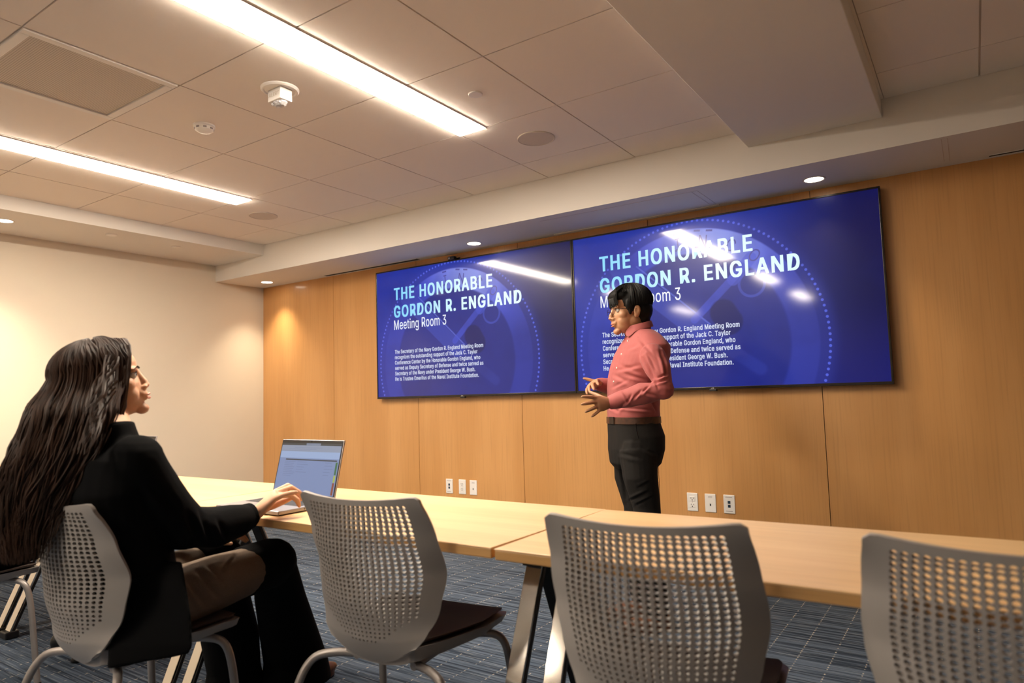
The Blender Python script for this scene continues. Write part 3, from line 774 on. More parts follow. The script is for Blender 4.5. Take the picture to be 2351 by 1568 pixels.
def head_shapes(q, C, fr, s=1.0, neck_to=None, neck_r=.055, female=False):
    L = lambda x, y, z: Vector(C)+fr @ (Vector((x, y, z))*s)
    E = lambda c, r: q.ell(L(*c), tuple(v*s for v in r), n=20, rot=fr)
    E((-.012, 0, .045), (.093, .074, .080)); E((.033, 0, -.015), (.058, .058, .080)); E((.045, 0, .050), (.048, .060, .048))
    jw = .046 if female else .052
    E((.040, 0, -.062), (.048, jw, .040)); E((.076, 0, -.092), (.020, .024, .017)); E((.0, .030, -.045), (.04, .03, .035)); E((.0, -.030, -.045), (.04, .03, .035))
    for t in (-1, 1):
        E((.052, t*.038, -.014), (.026, .024, .026)); E((.046, t*.032, -.042), (.034, .026, .034)); E((.080, t*.024, .026), (.014, .026, .010))
        E((.097, t*.012, -.031), (.010, .008, .008))
        E((-.006, t*.078, -.004), (.017, .007, .030)); E((-.012, t*.080, .004), (.014, .006, .022)); E((.0, t*.076, -.024), (.010, .006, .012))
    nz = -.004 if female else 0
    q.tube([L(.085, 0, .024), L(.094+nz*.5, 0, .004), L(.106+nz, 0, -.018)], [.009*s, .009*s, .0095*s], 12); E((.105+nz, 0, -.025), (.0115, .0110, .0095))
    E((.086, 0, -.050), (.016, .026, .018))
    E((.094, 0, -.053), (.009, .021, .0055)); E((.092, 0, -.064), (.009, .018, .006))
    if neck_to is not None:
        q.tube([L(-.012, 0, -.02), L(-.012, 0, -.075), Vector(neck_to)], [neck_r*s, neck_r*s, neck_r*1.12*s], 20)
def head_post(C, fr, s=1.0):
    def f(co, no):
        L = lambda x, y, z: tuple(Vector(C)+fr @ (Vector((x, y, z))*s))
        D = lambda x, y, z: tuple(fr @ (Vector((x, y, z))*s))
        for t in (-1, 1):
            co = brush(co, L(.090, t*.030, .010), .013*s, D(-.011, 0, 0)); co = brush(co, L(.084, t*.031, .020), .007*s, D(.003, 0, 0))
            co = brush(co, L(-.004, t*.088, .0), .009*s, D(0, -t*.005, 0)); co = brush(co, L(.106, t*.009, -.036), .004*s, D(-.004, 0, .004))
        co = brush(co, L(.104, 0, -.0585), .004*s, D(-.004, 0, 0)); co = brush(co, L(.098, 0, -.076), .008*s, D(-.005, 0, 0)); co = brush(co, L(.10, 0, -.042), .006*s, D(-.002, 0, 0))
        return co
    return f
def eyes(parent, C, fr, s=1.0):
    L = lambda x, y, z: Vector(C)+fr @ (Vector((x, y, z))*s)
    for t in (-1, 1):
        ey = obj('eye', MB().ell(L(.0740, t*.031, .010), (.0115*s,)*3, n=16), 'eye', parent)
        obj('iris', MB().ell(L(.0825, t*.031, .010), (.0045*s, .0055*s, .0055*s), n=12, rot=fr), 'iris', ey)
        q = MB(); q.tube([L(.0835, t*.042, .015), L(.0870, t*.031, .0185), L(.0850, t*.019, .015)], [.0012*s, .0022*s, .0012*s], 6); obj('eyelid', q, 'iris', ey)
def brows(parent, C, fr, m, s=1.0):
    L = lambda x, y, z: Vector(C)+fr @ (Vector((x, y, z))*s)
    for t in (-1, 1):
        q = MB().tube([L(.083, t*.048, .026), L(.0925, t*.034, .033), L(.096, t*.016, .030)], [.0015*s, .0034*s, .0026*s], 8, flat=.6); obj('eyebrow', q, m, parent)
def hand_shapes(q, W, d, back, thumb, curls, spread=(.14, .04, -.05, -.15), s=1.0, thumb_dir=None, thumb_curl=.3):
    """wrist W, finger direction d, back-of-hand normal, thumb-side axis; curls = per finger (mcp,pip,dip)"""
    d = Vector(d).normalized(); n = Vector(back); n = (n-d*n.dot(d)).normalized(); t = Vector(thumb); t = (t-d*t.dot(d)-n*t.dot(n)).normalized()
    W = Vector(W)
    def sec(p, a, b_): return [p+(t*math.cos(2*math.pi*i/18)*a+n*math.sin(2*math.pi*i/18)*b_)*s for i in range(18)]
    q.loft([sec(W-d*.03*s, .026, .019), sec(W, .027, .019), sec(W+d*.025*s, .033, .018), sec(W+d*.055*s, .040, .016), sec(W+d*.083*s, .041, .013), sec(W+d*.092*s, .036, .010)])
    q.ell(W+(d*.03+t*.020-n*.010)*s, (.026*s, .018*s, .015*s), n=12, rot=Matrix((d, t, n)).transposed())
    offs = (.030, .010, -.010, -.028); base = (.086, .090, .086, .078); lens = ((.043, .026, .020), (.047, .029, .021), (.043, .027, .020), (.034, .020, .018)); rad = (.0098, .0100, .0094, .0084)
    for k in range(4):
        p = W+(d*base[k]*.92+t*offs[k])*s; pts = [p-d*.02*s, p]; ang = 0; dd0 = (d*math.cos(spread[k])+t*math.sin(spread[k])).normalized()
        for j in range(3):
            ang += curls[k][j]; dd = dd0*math.cos(ang)-n*math.sin(ang); pm = pts[-1]+dd*lens[k][j]*s*.5; pts.append(pm); pts.append(pts[-1]+dd*lens[k][j]*s*.5)
        r_ = rad[k]*s; rr = [r_*1.05, r_*1.05, r_*.97, r_*1.02, r_*.90, r_*.94, r_*.84, r_*.66]
        q.tube(pts, rr, 12); q.ell(pts[-1], (r_*.66,)*3, n=8)
    td = Vector(thumb_dir).normalized() if thumb_dir is not None else (d*.75+t*.6-n*.25).normalized()
    p = W+(d*.022+t*.022-n*.008)*s; p1 = p+td*.040*s; td2 = (td*math.cos(thumb_curl)+d*math.sin(thumb_curl)).normalized(); p2 = p1+td2*.030*s; p3 = p2+td2*.024*s
    q.tube([p-td*.01*s, p, p1, p2, p3], [.013*s, .0135*s, .0105*s, .0098*s, .0070*s], 12); q.ell(p3, (.007*s,)*3, n=8)
def arm_tube(q, pts, rad, n=16):
    q.tube(pts, rad, n)
    for p, r_ in zip(pts, rad): q.ell(p, (r_*.98,)*3, n=12)

# ---- the presenter
YM = 3.15
def man():
    face = (AX_R*-math.cos(math.radians(20)) - Vector((AX_F.x, AX_F.y, 0)).normalized()*math.sin(math.radians(20))); face.z = 0
    fr = frame(face); fh = frame((AX_R*-math.cos(math.radians(10)) - Vector((AX_F.x, AX_F.y, 0)).normalized()*math.sin(math.radians(10)))*Vector((1, 1, 0)) if False else Vector(((AX_R*-math.cos(math.radians(10))-AX_F*math.sin(math.radians(10))).x, (AX_R*-math.cos(math.radians(10))-AX_F*math.sin(math.radians(10))).y, 0)), pitch=-.05)
    J = lambda x, y, Y=YM: P(x, y, Y)
    pel = J(1457, 1010); foot = Vector((pel.x, pel.y, 0))
    r = empty('person', foot, 'man in a coral shirt and dark trousers standing before the screens', 'person')
    hc = J(1447, 717, YM-.01); HS = 1.0
    nb = J(1470, 775)
    LS, LE, LWr = J(1497, 815, 3.01), J(1516, 893, 2.96), J(1402, 924, 2.90)
    RS, RE, RWr = J(1456, 812, 3.29), J(1436, 893, 3.36), J(1372, 882, 3.20)
    # legs
    hipL, hipR = pel+fr @ Vector((0, .085, -.03)), pel+fr @ Vector((0, -.085, -.03))
    kL, kR = J(1484, 1160, YM-.07), J(1461, 1160, YM+.10)
    mL, mR = J(1470, 1095, YM-.09), J(1446, 1095, YM+.10)
    aL = Vector((kL.x+.02, kL.y+.02, .09)); aR = Vector((kR.x+.0, kR.y+.02, .09))
    q = MB(); head_shapes(q, hc, fh, HS, nb+Vector((0, 0, -.03)), .054)
    q.loft([section(J(1474, 792), fr, .12, .055), section(J(1462, 850), fr, .145, .095), section(J(1452, 930), fr, .13, .085), section(pel, fr, .15, .10), section(pel-Vector((0, 0, .08)), fr, .14, .09)])
    for S, E_, W_ in ((LS, LE, LWr), (RS, RE, RWr)): arm_tube(q, [S, S.lerp(E_, .5), E_, E_.lerp(W_, .4), W_], [.038, .032, .030, .030, .025])
    for h_, k_, a_ in ((hipL, kL, aL), (hipR, kR, aR)): arm_tube(q, [h_, (mL if h_ is hipL else mR), k_, k_.lerp(a_, .35), a_], [.070, .058, .045, .044, .035])
    dl = (J(1345, 930, 2.74)-LWr); hand_shapes(q, LWr+dl.normalized()*.01, dl, Vector((.25, -.95, .1)), Vector((.1, .1, 1)), ((.0, .15, .1), (.0, .2, .1), (.02, .2, .1), (.02, .2, .1)), (.16, -.02, -.22, -.42), .95, thumb_dir=Vector((-.75, .3, .35)))
    dr = (J(1348, 880, 3.05)-RWr); hand_shapes(q, RWr, dr, Vector((-.2, .95, .1)), Vector((0, 0, 1)), ((.25, .4, .3), (.3, .4, .3), (.3, .45, .3), (.3, .45, .3)), (.20, .04, -.12, -.28), .95, thumb_dir=Vector((-.9, -.2, .30)))
    hp = head_post(hc, fh, HS)
    bd = organic('body', q, 'skin2', r, .0035, 5, hp)
    eyes(bd, hc, fh, HS); brows(bd, hc, fh, 'hairb', HS)
    L = lambda x, y, z: hc+fh @ Vector((x, y, z))
    q = MB().tube([L(.0985, .019, -.0545), L(.1035, 0, -.0535), L(.0985, -.019, -.0545)], [.001, .0045, .001], 8, flat=.7); q.tube([L(.097, .017, -.0635), L(.1015, 0, -.065), L(.097, -.017, -.0635)], [.001, .005, .001], 8, flat=.8)
    obj('lips', q, 'lip', bd)
    # hair: cap plus clumps
    q = MB()
    for c, r_ in (((-.018, 0, .060), (.102, .086, .079)), ((-.052, 0, .010), (.062, .078, .072)), ((-.055, 0, -.035), (.042, .062, .045)), ((.045, 0, .082), (.060, .068, .040)), ((.030, 0, .095), (.06, .06, .035))): q.ell(L(*c), r_, n=22, rot=fh)
    for t in (-1, 1): q.ell(L(.020, t*.070, .030), (.030, .014, .035), n=12, rot=fh); q.ell(L(.026, t*.070, .0), (.010, .008, .020), n=10, rot=fh)
    hq = MB()
    for k in range(420):
        az = random.uniform(-math.pi, math.pi); fwd_ = math.cos(az) > .35; lim = 1.06 if fwd_ else 1.80; jj = random.uniform(-.10, .10); pts = []
        for i in range(8):
            th = .10+lim*i/7*random.uniform(.985, 1.015)
            rr = Vector((.110*math.sin(th)*math.cos(az+jj*i/7), .0915*math.sin(th)*math.sin(az+jj*i/7), .0905*math.cos(th)))
            if fwd_ and i > 5: rr.x += .005
            pts.append(L(-.010+rr.x, rr.y, .056+rr.z))
        w0 = random.uniform(.0022, .0040); hq.tube(pts, [w0*.7, w0, w0, w0, w0, w0*.9, w0*.6, w0*.15], 5)
    for k in range(150):
        y_ = random.uniform(-.062, .062); zz = .030+random.uniform(-.010, .010); sl = random.uniform(-.004, .012)
        w0 = random.uniform(.0020, .0036)
        hq.tube([L(.050, y_*.9, .122), L(.082, y_*.98, .100), L(.1045-abs(y_)*.30, y_, .068), L(.1065-abs(y_)*.38, y_+sl*.6, .045), L(.1045-abs(y_)*.38, y_+sl, zz+abs(y_)*.10)], [w0*.8, w0, w0, w0*.8, w0*.15], 5)
    for y_ in np.linspace(-.055, .055, 9):
        zz = .030+random.uniform(-.004, .006)
        q.tube([L(.060, y_*.9, .112), L(.090, y_*.98, .085), L(.1035-abs(y_)*.32, y_, .058), L(.104-abs(y_)*.38, y_+.006, zz+.012+abs(y_)*.12)], [.007, .006, .004, .0015], 7)
    def cut(co, no): return co
    hm_ = organic('hair', q, 'hairb', bd, .0035, 3)
    obj('hair_locks', hq, 'hairb', hm_)
    # glasses
    q = MB()
    for t in (-1, 1):
        cc = L(.106, t*.033, .006); n_ = 28; a, b_ = .0235, .017
        ringp = [cc+fh @ Vector((-.006*(math.cos(2*math.pi*i/n_)*t > 0)*abs(math.cos(2*math.pi*i/n_)), a*math.cos(2*math.pi*i/n_), b_*math.sin(2*math.pi*i/n_))) for i in range(n_+1)]
        q.tube(ringp, .0011, 6, cap=False)
        q.tube([L(.099, t*.056, .012), L(.080, t*.068, .013), L(.02, t*.079, .012), L(-.006, t*.082, .008)], .0011, 6)
    q.tube([L(.107, .010, .010), L(.111, 0, .013), L(.107, -.010, .010)], .0011, 6)
    obj('glasses', q, 'wire', bd)
    # shirt
    q = MB(); J_ = J
    secs = [(1472, 758, .066, .056), (1475, 770, .110, .072), (1477, 786, .148, .092), (1477, 797, .170, .106), (1473, 815, .180, .117), (1464, 845, .180, .120), (1456, 876, .168, .117), (1453, 906, .160, .113), (1453, 935, .160, .114), (1454, 956, .158, .113), (1454, 962, .150, .108)]
    q.loft([section(J(x, y), fr, a, b_, 36, 2.15) for x, y, a, b_ in secs])
    arm_tube(q, [LS+Vector((0, 0, -.004)), LS.lerp(LE, .45)+fr @ Vector((-.01, .006, 0)), LE+fr @ Vector((-.012, .004, 0)), LE.lerp(LWr, .35), LE.lerp(LWr, .75), LE.lerp(LWr, .96)], [.062, .060, .053, .052, .042, .036], 20)
    arm_tube(q, [RS, RS.lerp(RE, .5), RE, RE.lerp(RWr, .4), RE.lerp(RWr, .93)], [.062, .056, .052, .048, .036], 20)
    for sh in (LS, RS): q.ell(sh+Vector((0, 0, -.006)), (.060, .060, .056))
    def wr(co, no):
        F_ = [((1478, 822), (1500, 868), .010, .007), ((1488, 815), (1506, 850), .008, .006), ((1508, 868), (1533, 858), .008, .009), ((1500, 880), (1530, 872), .008, .008), ((1470, 905), (1490, 885), .008, .008), ((1455, 915), (1475, 893), .008, .007), ((1440, 925), (1450, 905), .007, .006),
              ((1425, 838), (1480, 860), .012, .004), ((1440, 860), (1480, 872), .010, .005), ((1410, 860), (1445, 880), .012, .004), ((1420, 935), (1500, 942), .008, .004), ((1470, 780), (1500, 815), .012, .004), ((1515, 800), (1528, 850), .010, .005), ((1480, 900), (1515, 912), .009, .006), ((1405, 890), (1440, 872), .010, .004), ((1490, 838), (1512, 892), .009, .006), ((1524, 820), (1530, 870), .009, .006), ((1415, 850), (1470, 838), .012, .005), ((1430, 900), (1448, 928), .007, .006), ((1440, 800), (1466, 790), .012, .004), ((1415, 945), (1440, 920), .010, .004), ((1495, 920), (1508, 945), .009, .005), ((1390, 930), (1420, 945), .009, .004)]
        for a, b_, w_, dp in F_: co = crease(co, no, a, b_, w_*330, dp*1.15)
        ns = np.sin(co[:, 0]*55+co[:, 2]*38)*np.sin(co[:, 1]*47-co[:, 2]*61)
        return co+no*(ns*.0012)[:, None]
    sh = organic('shirt', q, 'shirt', bd, .0045, 4, wr)
    # cuffs, collar, placket, buttons
    for W_, E_, cr in ((LWr, LE, .034), (RWr, RE, .033)):
        d = (W_-E_).normalized(); q = MB(); q.tube([W_-d*.055, W_-d*.050, W_+d*.004, W_+d*.004, W_-d*.02], [cr+.003, cr+.004, cr+.001, cr-.004, cr-.006], 24, cap=False, flat=.85); obj('cuff', q, 'shirt', sh)
    nc = J(1462, 757); q = MB(); n_ = 40; R0, R1, R2 = [], [], []
    for i in range(n_+1):
        t = -math.pi+2*math.pi*i/n_; t0 = t*.94   # opening at the front
        fwd_ = math.cos(t0); tip = math.exp(-((abs(t0)-2.5)/.30)**2)
        a = math.pi-abs(t0)
        ang_ = t0+math.pi          # 0 = back
        ca, sa = -math.cos(t0), math.sin(t0)   # ca=+1 front when t0=pi
        top = .018-.030*(ca+1)/2
        R0.append(nc+fr @ Vector((.064*ca-.004, .060*sa, -.02+top*.3-.01))); R1.append(nc+fr @ Vector((.066*ca-.008, .062*sa, .030+top)))
        dn = .034+.026*math.exp(-((abs(t0)-2.62)/.35)**2)
        R2.append(nc+fr @ Vector((.080*ca-.004+(.004 if ca > .5 else 0), .076*sa, .030+top-dn)))
    for A_, B_ in ((R0, R1), (R1, R2)):
        m0 = len(q.v); q.v += [tuple(v) for v in A_]+[tuple(v) for v in B_]; k_ = n_+1
        for i in range(n_): q.f.append((m0+i, m0+i+1, m0+k_+i+1, m0+k_+i)); q.m.append(0)
    obj('collar', q, 'shirt', sh, mod=[('SOLIDIFY', dict(thickness=.0035, offset=0)), ('SUBSURF', dict(levels=1))])
    for x, y in ((1433, 783), (1421, 813), (1412.5, 844), (1405.5, 875), (1400.5, 906)):
        # find front centre of torso at that height
        yy = y; k_ = max(i for i in range(len(secs)-1) if secs[i][1] <= yy); s0, s1 = secs[k_], secs[k_+1]; f_ = (yy-s0[1])/(s1[1]-s0[1])
        c_ = J(s0[0]+(s1[0]-s0[0])*f_, yy); bb = s0[3]+(s1[3]-s0[3])*f_
        pt = c_+fr @ Vector((bb+.0005, .004, 0)); rot = fr
        obj('button', MB().ell(pt, (.0030, .0052, .0052), n=12, rot=rot), 'button', sh)
    # belt and trousers
    bc = J(1454, 963); q = MB(); q.loft([section(bc+Vector((0, 0, z)), fr, a, b_, 40, 2.15) for z, a, b_ in ((-.018, .160, .116), (-.017, .163, .119), (.014, .162, .118), (.015, .158, .114))])
    obj('belt', q, 'belt', bd)
    obj('buckle', MB().box(-.003, .003, -.022, .022, -.017, .017, bev=.001, mat4=Matrix.Translation(bc+fr @ Vector((.1195, .0, 0))) @ fr.to_4x4()), 'wire', bd, smooth=False)
    q = MB()
    q.loft([section(J(1454, 960), fr, .158, .112, 32, 2.2), section(J(1455, 975), fr, .165, .118, 32), section(J(1460, 1000), fr, .178, .124, 32), section(J(1460, 1030), fr, .178, .124, 32), section(J(1458, 1062), fr, .165, .110, 32), section(J(1456, 1075), fr, .14, .08, 32)])
    arm_tube(q, [J(1466, 1035, YM-.075), mL, kL, kL.lerp(aL, .4), aL], [.094, .083, .066, .062, .058], 22)
    arm_tube(q, [J(1450, 1035, YM+.085), mR, kR, kR.lerp(aR, .4), aR], [.092, .078, .064, .060, .058], 22)
    def tw(co, no):
        for a, b_, w_, dp in (((1490, 1128), (1445, 1150), .009, .009), ((1500, 1140), (1460, 1160), .008, .008), ((1495, 1105), (1465, 1120), .009, .005), ((1420, 1040), (1470, 1052), .012, .006), ((1425, 1055), (1440, 1160), .010, .008), ((1475, 1030), (1510, 1045), .010, .006)):
            co = crease(co, no, a, b_, w_*330, dp*.8)
        return co
    tr = organic('trousers', q, 'trous', bd, .005, 4, tw)
    q = MB().tube([P(1460, 972, 3.005), P(1462, 990, 2.998), P(1467, 1008, 2.998)], .0016, 6); obj('pocket_seam', q, 'blazer', tr)
    for a_, k_ in ((aL, kL), (aR, kR)):
        q = MB(); c = Vector((a_.x, a_.y, 0)); q.ell(c+fr @ Vector((.06, 0, .038)), (.145, .048, .036), rot=fr); q.ell(c+fr @ Vector((-.02, 0, .055)), (.06, .042, .055), rot=fr); q.loft([section(c+fr @ Vector((.055, 0, .001)), fr, .048, .15), section(c+fr @ Vector((.055, 0, .02)), fr, .048, .15)])
        organic('shoe', q, 'shoe', bd, .005, 3)
man()

# ---- the woman with long hair
def woman():
    rt, fw_ = AX_R.copy(), AX_F.copy(); rt.z = fw_.z = 0; rt.normalize(); fw_.normalize()
    a = math.radians(27); face = rt*math.cos(a)+fw_*math.sin(a)
    fh = frame(face, pitch=math.radians(14)); fb = frame((.12, .99, 0))
    YH = 1.0
    hc = P(243, 885, YH)
    J = P
    r = empty('person', (-2.12, 1.05, 0), 'seated woman with long wavy brown hair, black blazer, hand on laptop', 'person')
    nb = J(262, 985, .97)
    RS = J(313, 1054, .98); RE = J(428, 1212, 1.13); RW = J(584, 1183, 1.385)
    LS = RS+Vector((-.34, .0, .0)); LE = LS+Vector((-.03, .20, -.24)); LW = Vector((-2.20, 1.33, .675))
    hipR, hipL = Vector((-2.02, 1.05, .545)), Vector((-2.20, 1.05, .545)); kR, kL = Vector((-2.03, 1.50, .575)), Vector((-2.27, 1.46, .565))
    aR, aL = Vector((-2.27, 1.79, .10)), Vector((-2.42, 1.62, .10))
    sp = [nb, J(250, 1080, .95), J(262, 1190, .96), J(285, 1300, .99), Vector((-2.11, 1.03, .58))]
    q = MB(); head_shapes(q, hc, fh, 1.0, nb+Vector((0, 0, -.03)), .048, True)
    q.loft([section(RS.lerp(LS, .5)+Vector((0, 0, .01)), fb, .15, .06), section(RS.lerp(LS, .5)+Vector((.01, .03, -.20)), fb, .12, .085), section(RS.lerp(LS, .5)+Vector((.02, .05, -.32)), fb, .11, .08), section(Vector((-2.09, 1.07, .60)), fb, .13, .09), section(Vector((-2.09, 1.07, .55)), fb, .12, .08)])
    arm_tube(q, [RS, RS.lerp(RE, .5), RE, RE.lerp(RW, .5), RW], [.045, .038, .036, .032, .023]); arm_tube(q, [LS, LS.lerp(LE, .5), LE, LE.lerp(LW, .5), LW], [.045, .038, .036, .032, .023])
    for h_, k_, a_ in ((hipL, kL, aL), (hipR, kR, aR)): arm_tube(q, [h_, h_.lerp(k_, .5), k_, k_.lerp(a_, .4), a_], [.07, .06, .048, .045, .032])
    # right hand on the laptop: back up, thumb towards the far side
    W0 = RW; K = J(652, 1117, 1.45); d = (K-W0).normalized()
    th = Vector((-.62, .70, .35)); bk = d.cross(th); bk = bk if bk.z > 0 else -bk
    hand_shapes(q, W0, d, bk, th, ((.35, 1.15, .7), (.45, 1.0, .6), (.7, .8, .5), (.30, .2, .1)), (.06, .0, -.07, -.20), 1.10, thumb_dir=(d*.8+th*.25-bk*.6))
    dl = Vector((.35, .9, .05)); hand_shapes(q, LW, dl, Vector((0, -.05, 1)), Vector((.9, -.3, 0)), ((.2, .4, .3),)*4, s=.95)
    hp = head_post(hc, fh)
    bd = organic('body', q, 'skin', r, .0032, 5, hp)
    eyes(bd, hc, fh); brows(bd, hc, fh, 'hairw')
    L = lambda x, y, z: hc+fh @ Vector((x, y, z))
    q = MB().tube([L(.0985, .019, -.0545), L(.1040, 0, -.0535), L(.0985, -.019, -.0545)], [.001, .0045, .001], 8, flat=.7); q.tube([L(.097, .017, -.0635), L(.1020, 0, -.065), L(.097, -.017, -.0635)], [.001, .005, .001], 8, flat=.8)
    obj('lips', q, 'lip2', bd)
    rg = MB(); rp = W0+d*.105; 
    obj('bracelet', MB().tube([W0-d*.012+(th.normalized()*math.cos(t)*.027+bk.normalized()*math.sin(t)*.020) for t in np.linspace(0, 2*math.pi, 25)], .0012, 6, cap=False), 'gold', bd)
    # blazer
    q = MB(); fbz = fb
    SC_ = RS.lerp(LS, .5)
    q.loft([section(nb+Vector((-.01, -.01, .02)), fb, .070, .062), section(SC_+Vector((0, 0, .035)), fb, .150, .082), section(SC_+Vector((.02, 0, 0)), fb, .195, .105), section(SC_+Vector((.02, .0, -.09)), fb, .190, .125), section(SC_+Vector((.01, .03, -.20)), fb, .175, .128), section(SC_+Vector((.02, .05, -.32)), fb, .160, .126),
            section(Vector((-2.105, 1.06, .64)), fb, .160, .122), section(Vector((-2.10, 1.07, .54)), fb, .185, .120), section(Vector((-2.09, 1.08, .475)), fb, .180, .115)])
    q.ell(RS, (.068, .072, .066)); q.ell(LS, (.068, .072, .066))
    arm_tube(q, [RS, RS.lerp(RE, .5)+Vector((0, -.01, 0)), RE, RE.lerp(RW, .4)+Vector((0, 0, -.012)), RE.lerp(RW, .75)+Vector((0, 0, -.008)), RE.lerp(RW, .88)], [.068, .066, .066, .062, .052, .042], 20)
    arm_tube(q, [LS, LS.lerp(LE, .5), LE, LE.lerp(LW, .5), LE.lerp(LW, .92)], [.066, .06, .058, .052, .040], 20)
    # tail hanging over the right side of the seat
    t0 = [J(330, 1330, .96), J(425, 1330, 1.16)]
    q.loft([[Vector(p) for p in (J(322, 1290, 1.01), J(418, 1290, 1.09), J(400, 1290, 1.14), J(322, 1290, 1.05))],
            [Vector(p) for p in (J(290, 1400, .975), J(436, 1400, 1.075), J(424, 1400, 1.11), J(290, 1400, 1.01))],
            [Vector(p) for p in (J(250, 1490, .935), J(444, 1480, 1.07), J(432, 1480, 1.10), J(250, 1490, .965))],
            [Vector(p) for p in (J(246, 1536, .93), J(436, 1502, 1.065), J(428, 1500, 1.09), J(246, 1534, .955))]])
    def bw(co, no):
        for a_, b_, w_, dp in (((430, 1180, 1.1), (455, 1240, 1.1), .012, .010), ((460, 1170, 1.15), (480, 1240, 1.15), .010, .008), ((350, 1120, .95), (400, 1170, 1.0), .014, .006), ((500, 1190, 1.2), (520, 1235, 1.2), .010, .006)):
            co = crease(co, no, a_, b_, w_*600, dp)
        return co+no*(np.sin(co[:, 0]*40+co[:, 2]*31)*np.sin(co[:, 1]*37)*.002)[:, None]
    bz = organic('blazer', q, 'blazer', bd, .006, 4, bw)
    q = MB(); cm = RE.lerp(RW, .87); dd = (RW-RE).normalized(); q.tube([cm-dd*.01, cm+dd*.012, cm+dd*.013, cm], [.041, .042, .038, .036], 22, cap=False); obj('cuff', q, 'blazer', bz)
    # trousers
    q = MB()
    q.loft([section(Vector((-2.10, 1.07, .60)), fb, .135, .105), section(Vector((-2.10, 1.08, .545)), fb, .150, .110), section(Vector((-2.10, 1.09, .49)), fb, .14, .10)])
    arm_tube(q, [hipR+Vector((.02, 0, .0)), hipR.lerp(kR, .5)+Vector((.02, 0, .005)), kR], [.088, .084, .068], 22); arm_tube(q, [hipL, hipL.lerp(kL, .5), kL], [.086, .080, .066], 22)
    def tw(co, no):
        for a_, b_, w_, dp in (((455, 1310, 1.22), (500, 1370, 1.24), .010, .012), ((430, 1330, 1.2), (470, 1390, 1.22), .010, .010), ((470, 1290, 1.25), (520, 1340, 1.3), .009, .007), ((560, 1250, 1.35), (480, 1350, 1.25), .004, .003)):
            co = crease(co, no, a_, b_, w_*600, dp)
        return co
    tr = organic('trousers', q, 'brown', bd, .006, 4, tw)
    for k_, a_, w1 in ((kR, aR, .125), (kL, aL, .09)):  # separate black cloth shapes from knee to hem, below the brown thighs
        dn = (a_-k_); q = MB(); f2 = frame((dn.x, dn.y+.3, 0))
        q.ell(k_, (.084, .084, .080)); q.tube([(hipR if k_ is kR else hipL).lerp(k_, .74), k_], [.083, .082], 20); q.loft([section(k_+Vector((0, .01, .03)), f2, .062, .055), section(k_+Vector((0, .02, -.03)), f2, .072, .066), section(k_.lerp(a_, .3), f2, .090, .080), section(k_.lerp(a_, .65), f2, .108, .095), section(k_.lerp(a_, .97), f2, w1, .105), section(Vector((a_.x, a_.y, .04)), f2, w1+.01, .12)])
        organic('lower_leg_cloth', q, 'blazer', bd, .006, 3)
        q = MB(); c = Vector((a_.x, a_.y, 0)); f3 = frame((.05, 1, 0)); q.ell(c+f3 @ Vector((.07, 0, .035)), (.125, .040, .032), rot=f3); q.ell(c+f3 @ Vector((-.03, 0, .05)), (.05, .036, .05), rot=f3); q.loft([section(c+f3 @ Vector((.05, 0, .001)), f3, .038, .13), section(c+f3 @ Vector((.05, 0, .02)), f3, .038, .13)])
        organic('shoe', q, 'shoe', bd, .005, 3)
    # hair: mass plus wavy locks falling behind the chair back
    q = MB()
    for c, r_ in (((-.022, 0, .055), (.100, .084, .082)), ((-.060, 0, .0), (.065, .082, .085)), ((.018, 0, .082), (.070, .070, .050)), ((-.02, 0, -.06), (.040, .060, .075))): q.ell(L(*c), r_, n=22, rot=fh)
    for t in (-1, 1): q.ell(L(.025, t*.070, .020), (.034, .016, .060), n=12, rot=fh); q.ell(L(.010, t*.074, -.045), (.040, .018, .06), n=12, rot=fh)
    def hs(px, py, Y, a_, b_): return section(J(px, py, Y), frame(fw_), a_, b_, 24, 2.2)
    q.loft([hs(215, 940, .945, .040, .025), hs(190, 985, .895, .062, .030), hs(140, 1040, .875, .080, .038), hs(94, 1130, .84, .078, .035), hs(68, 1200, .815, .060, .025), hs(62, 1250, .81, .040, .02), hs(62, 1270, .81, .025, .012)])
    hm = organic('hair', q, 'hairw', bd, .006, 3)
    q = MB(); nS = 1500
    path = [(.0, 198, 860, .95, .108), (.22, 178, 950, .905, .108), (.45, 140, 1040, .860, .104), (.68, 92, 1130, .825, .096), (.85, 66, 1200, .805, .080), (1.0, 62, 1290, .795, .052)]
    def pth(t):
        for a_, b_ in zip(path[:-1], path[1:]):
            if t <= b_[0]:
                f_ = (t-a_[0])/(b_[0]-a_[0]); return [a_[k]+(b_[k]-a_[k])*f_ for k in range(1, 5)]
        return list(path[-1][1:])
    for s_ in range(nS):
        u = random.uniform(-1, 1); rad_ = random.uniform(.85, 1.12); ph0 = random.uniform(0, 6.28)
        side = random.random(); dep = random.uniform(-1, 1)
        # start on the scalp
        az = math.pi/2*u*1.35+math.pi                       # around the back, u=-1 right side
        az0 = az+random.uniform(-.15, .15)
        pts = []
        phw = random.uniform(0, 6.28)
        for i in range(11):
            th = .12+1.45*i/10; az0 += .035*math.sin(i*1.3+phw)
            v = Vector((.108*math.sin(th)*math.cos(az0), .092*math.sin(th)*math.sin(az0), .094*math.cos(th)))
            if abs(u) > .8: v.x += .022
            pts.append(L(-.018+v.x*rad_, v.y*rad_, .052+v.z))
        end_t = random.uniform(.86, 1.02) if random.random() < .88 else random.uniform(.6, .86)
        fq = random.uniform(5, 9); am = random.uniform(.004, .012); e0 = pts[-1]; N_ = 22
        # lateral mapping: u>0 is her left (hidden side), u<0 her right (picture right)
        e_ = e0-L(-.018, 0, .052); lat0 = max(-1.05, min(1.05, e_.dot(rt)/.102)); hsec = max(-1.1, min(.8, e_.dot(fw_)/.102))
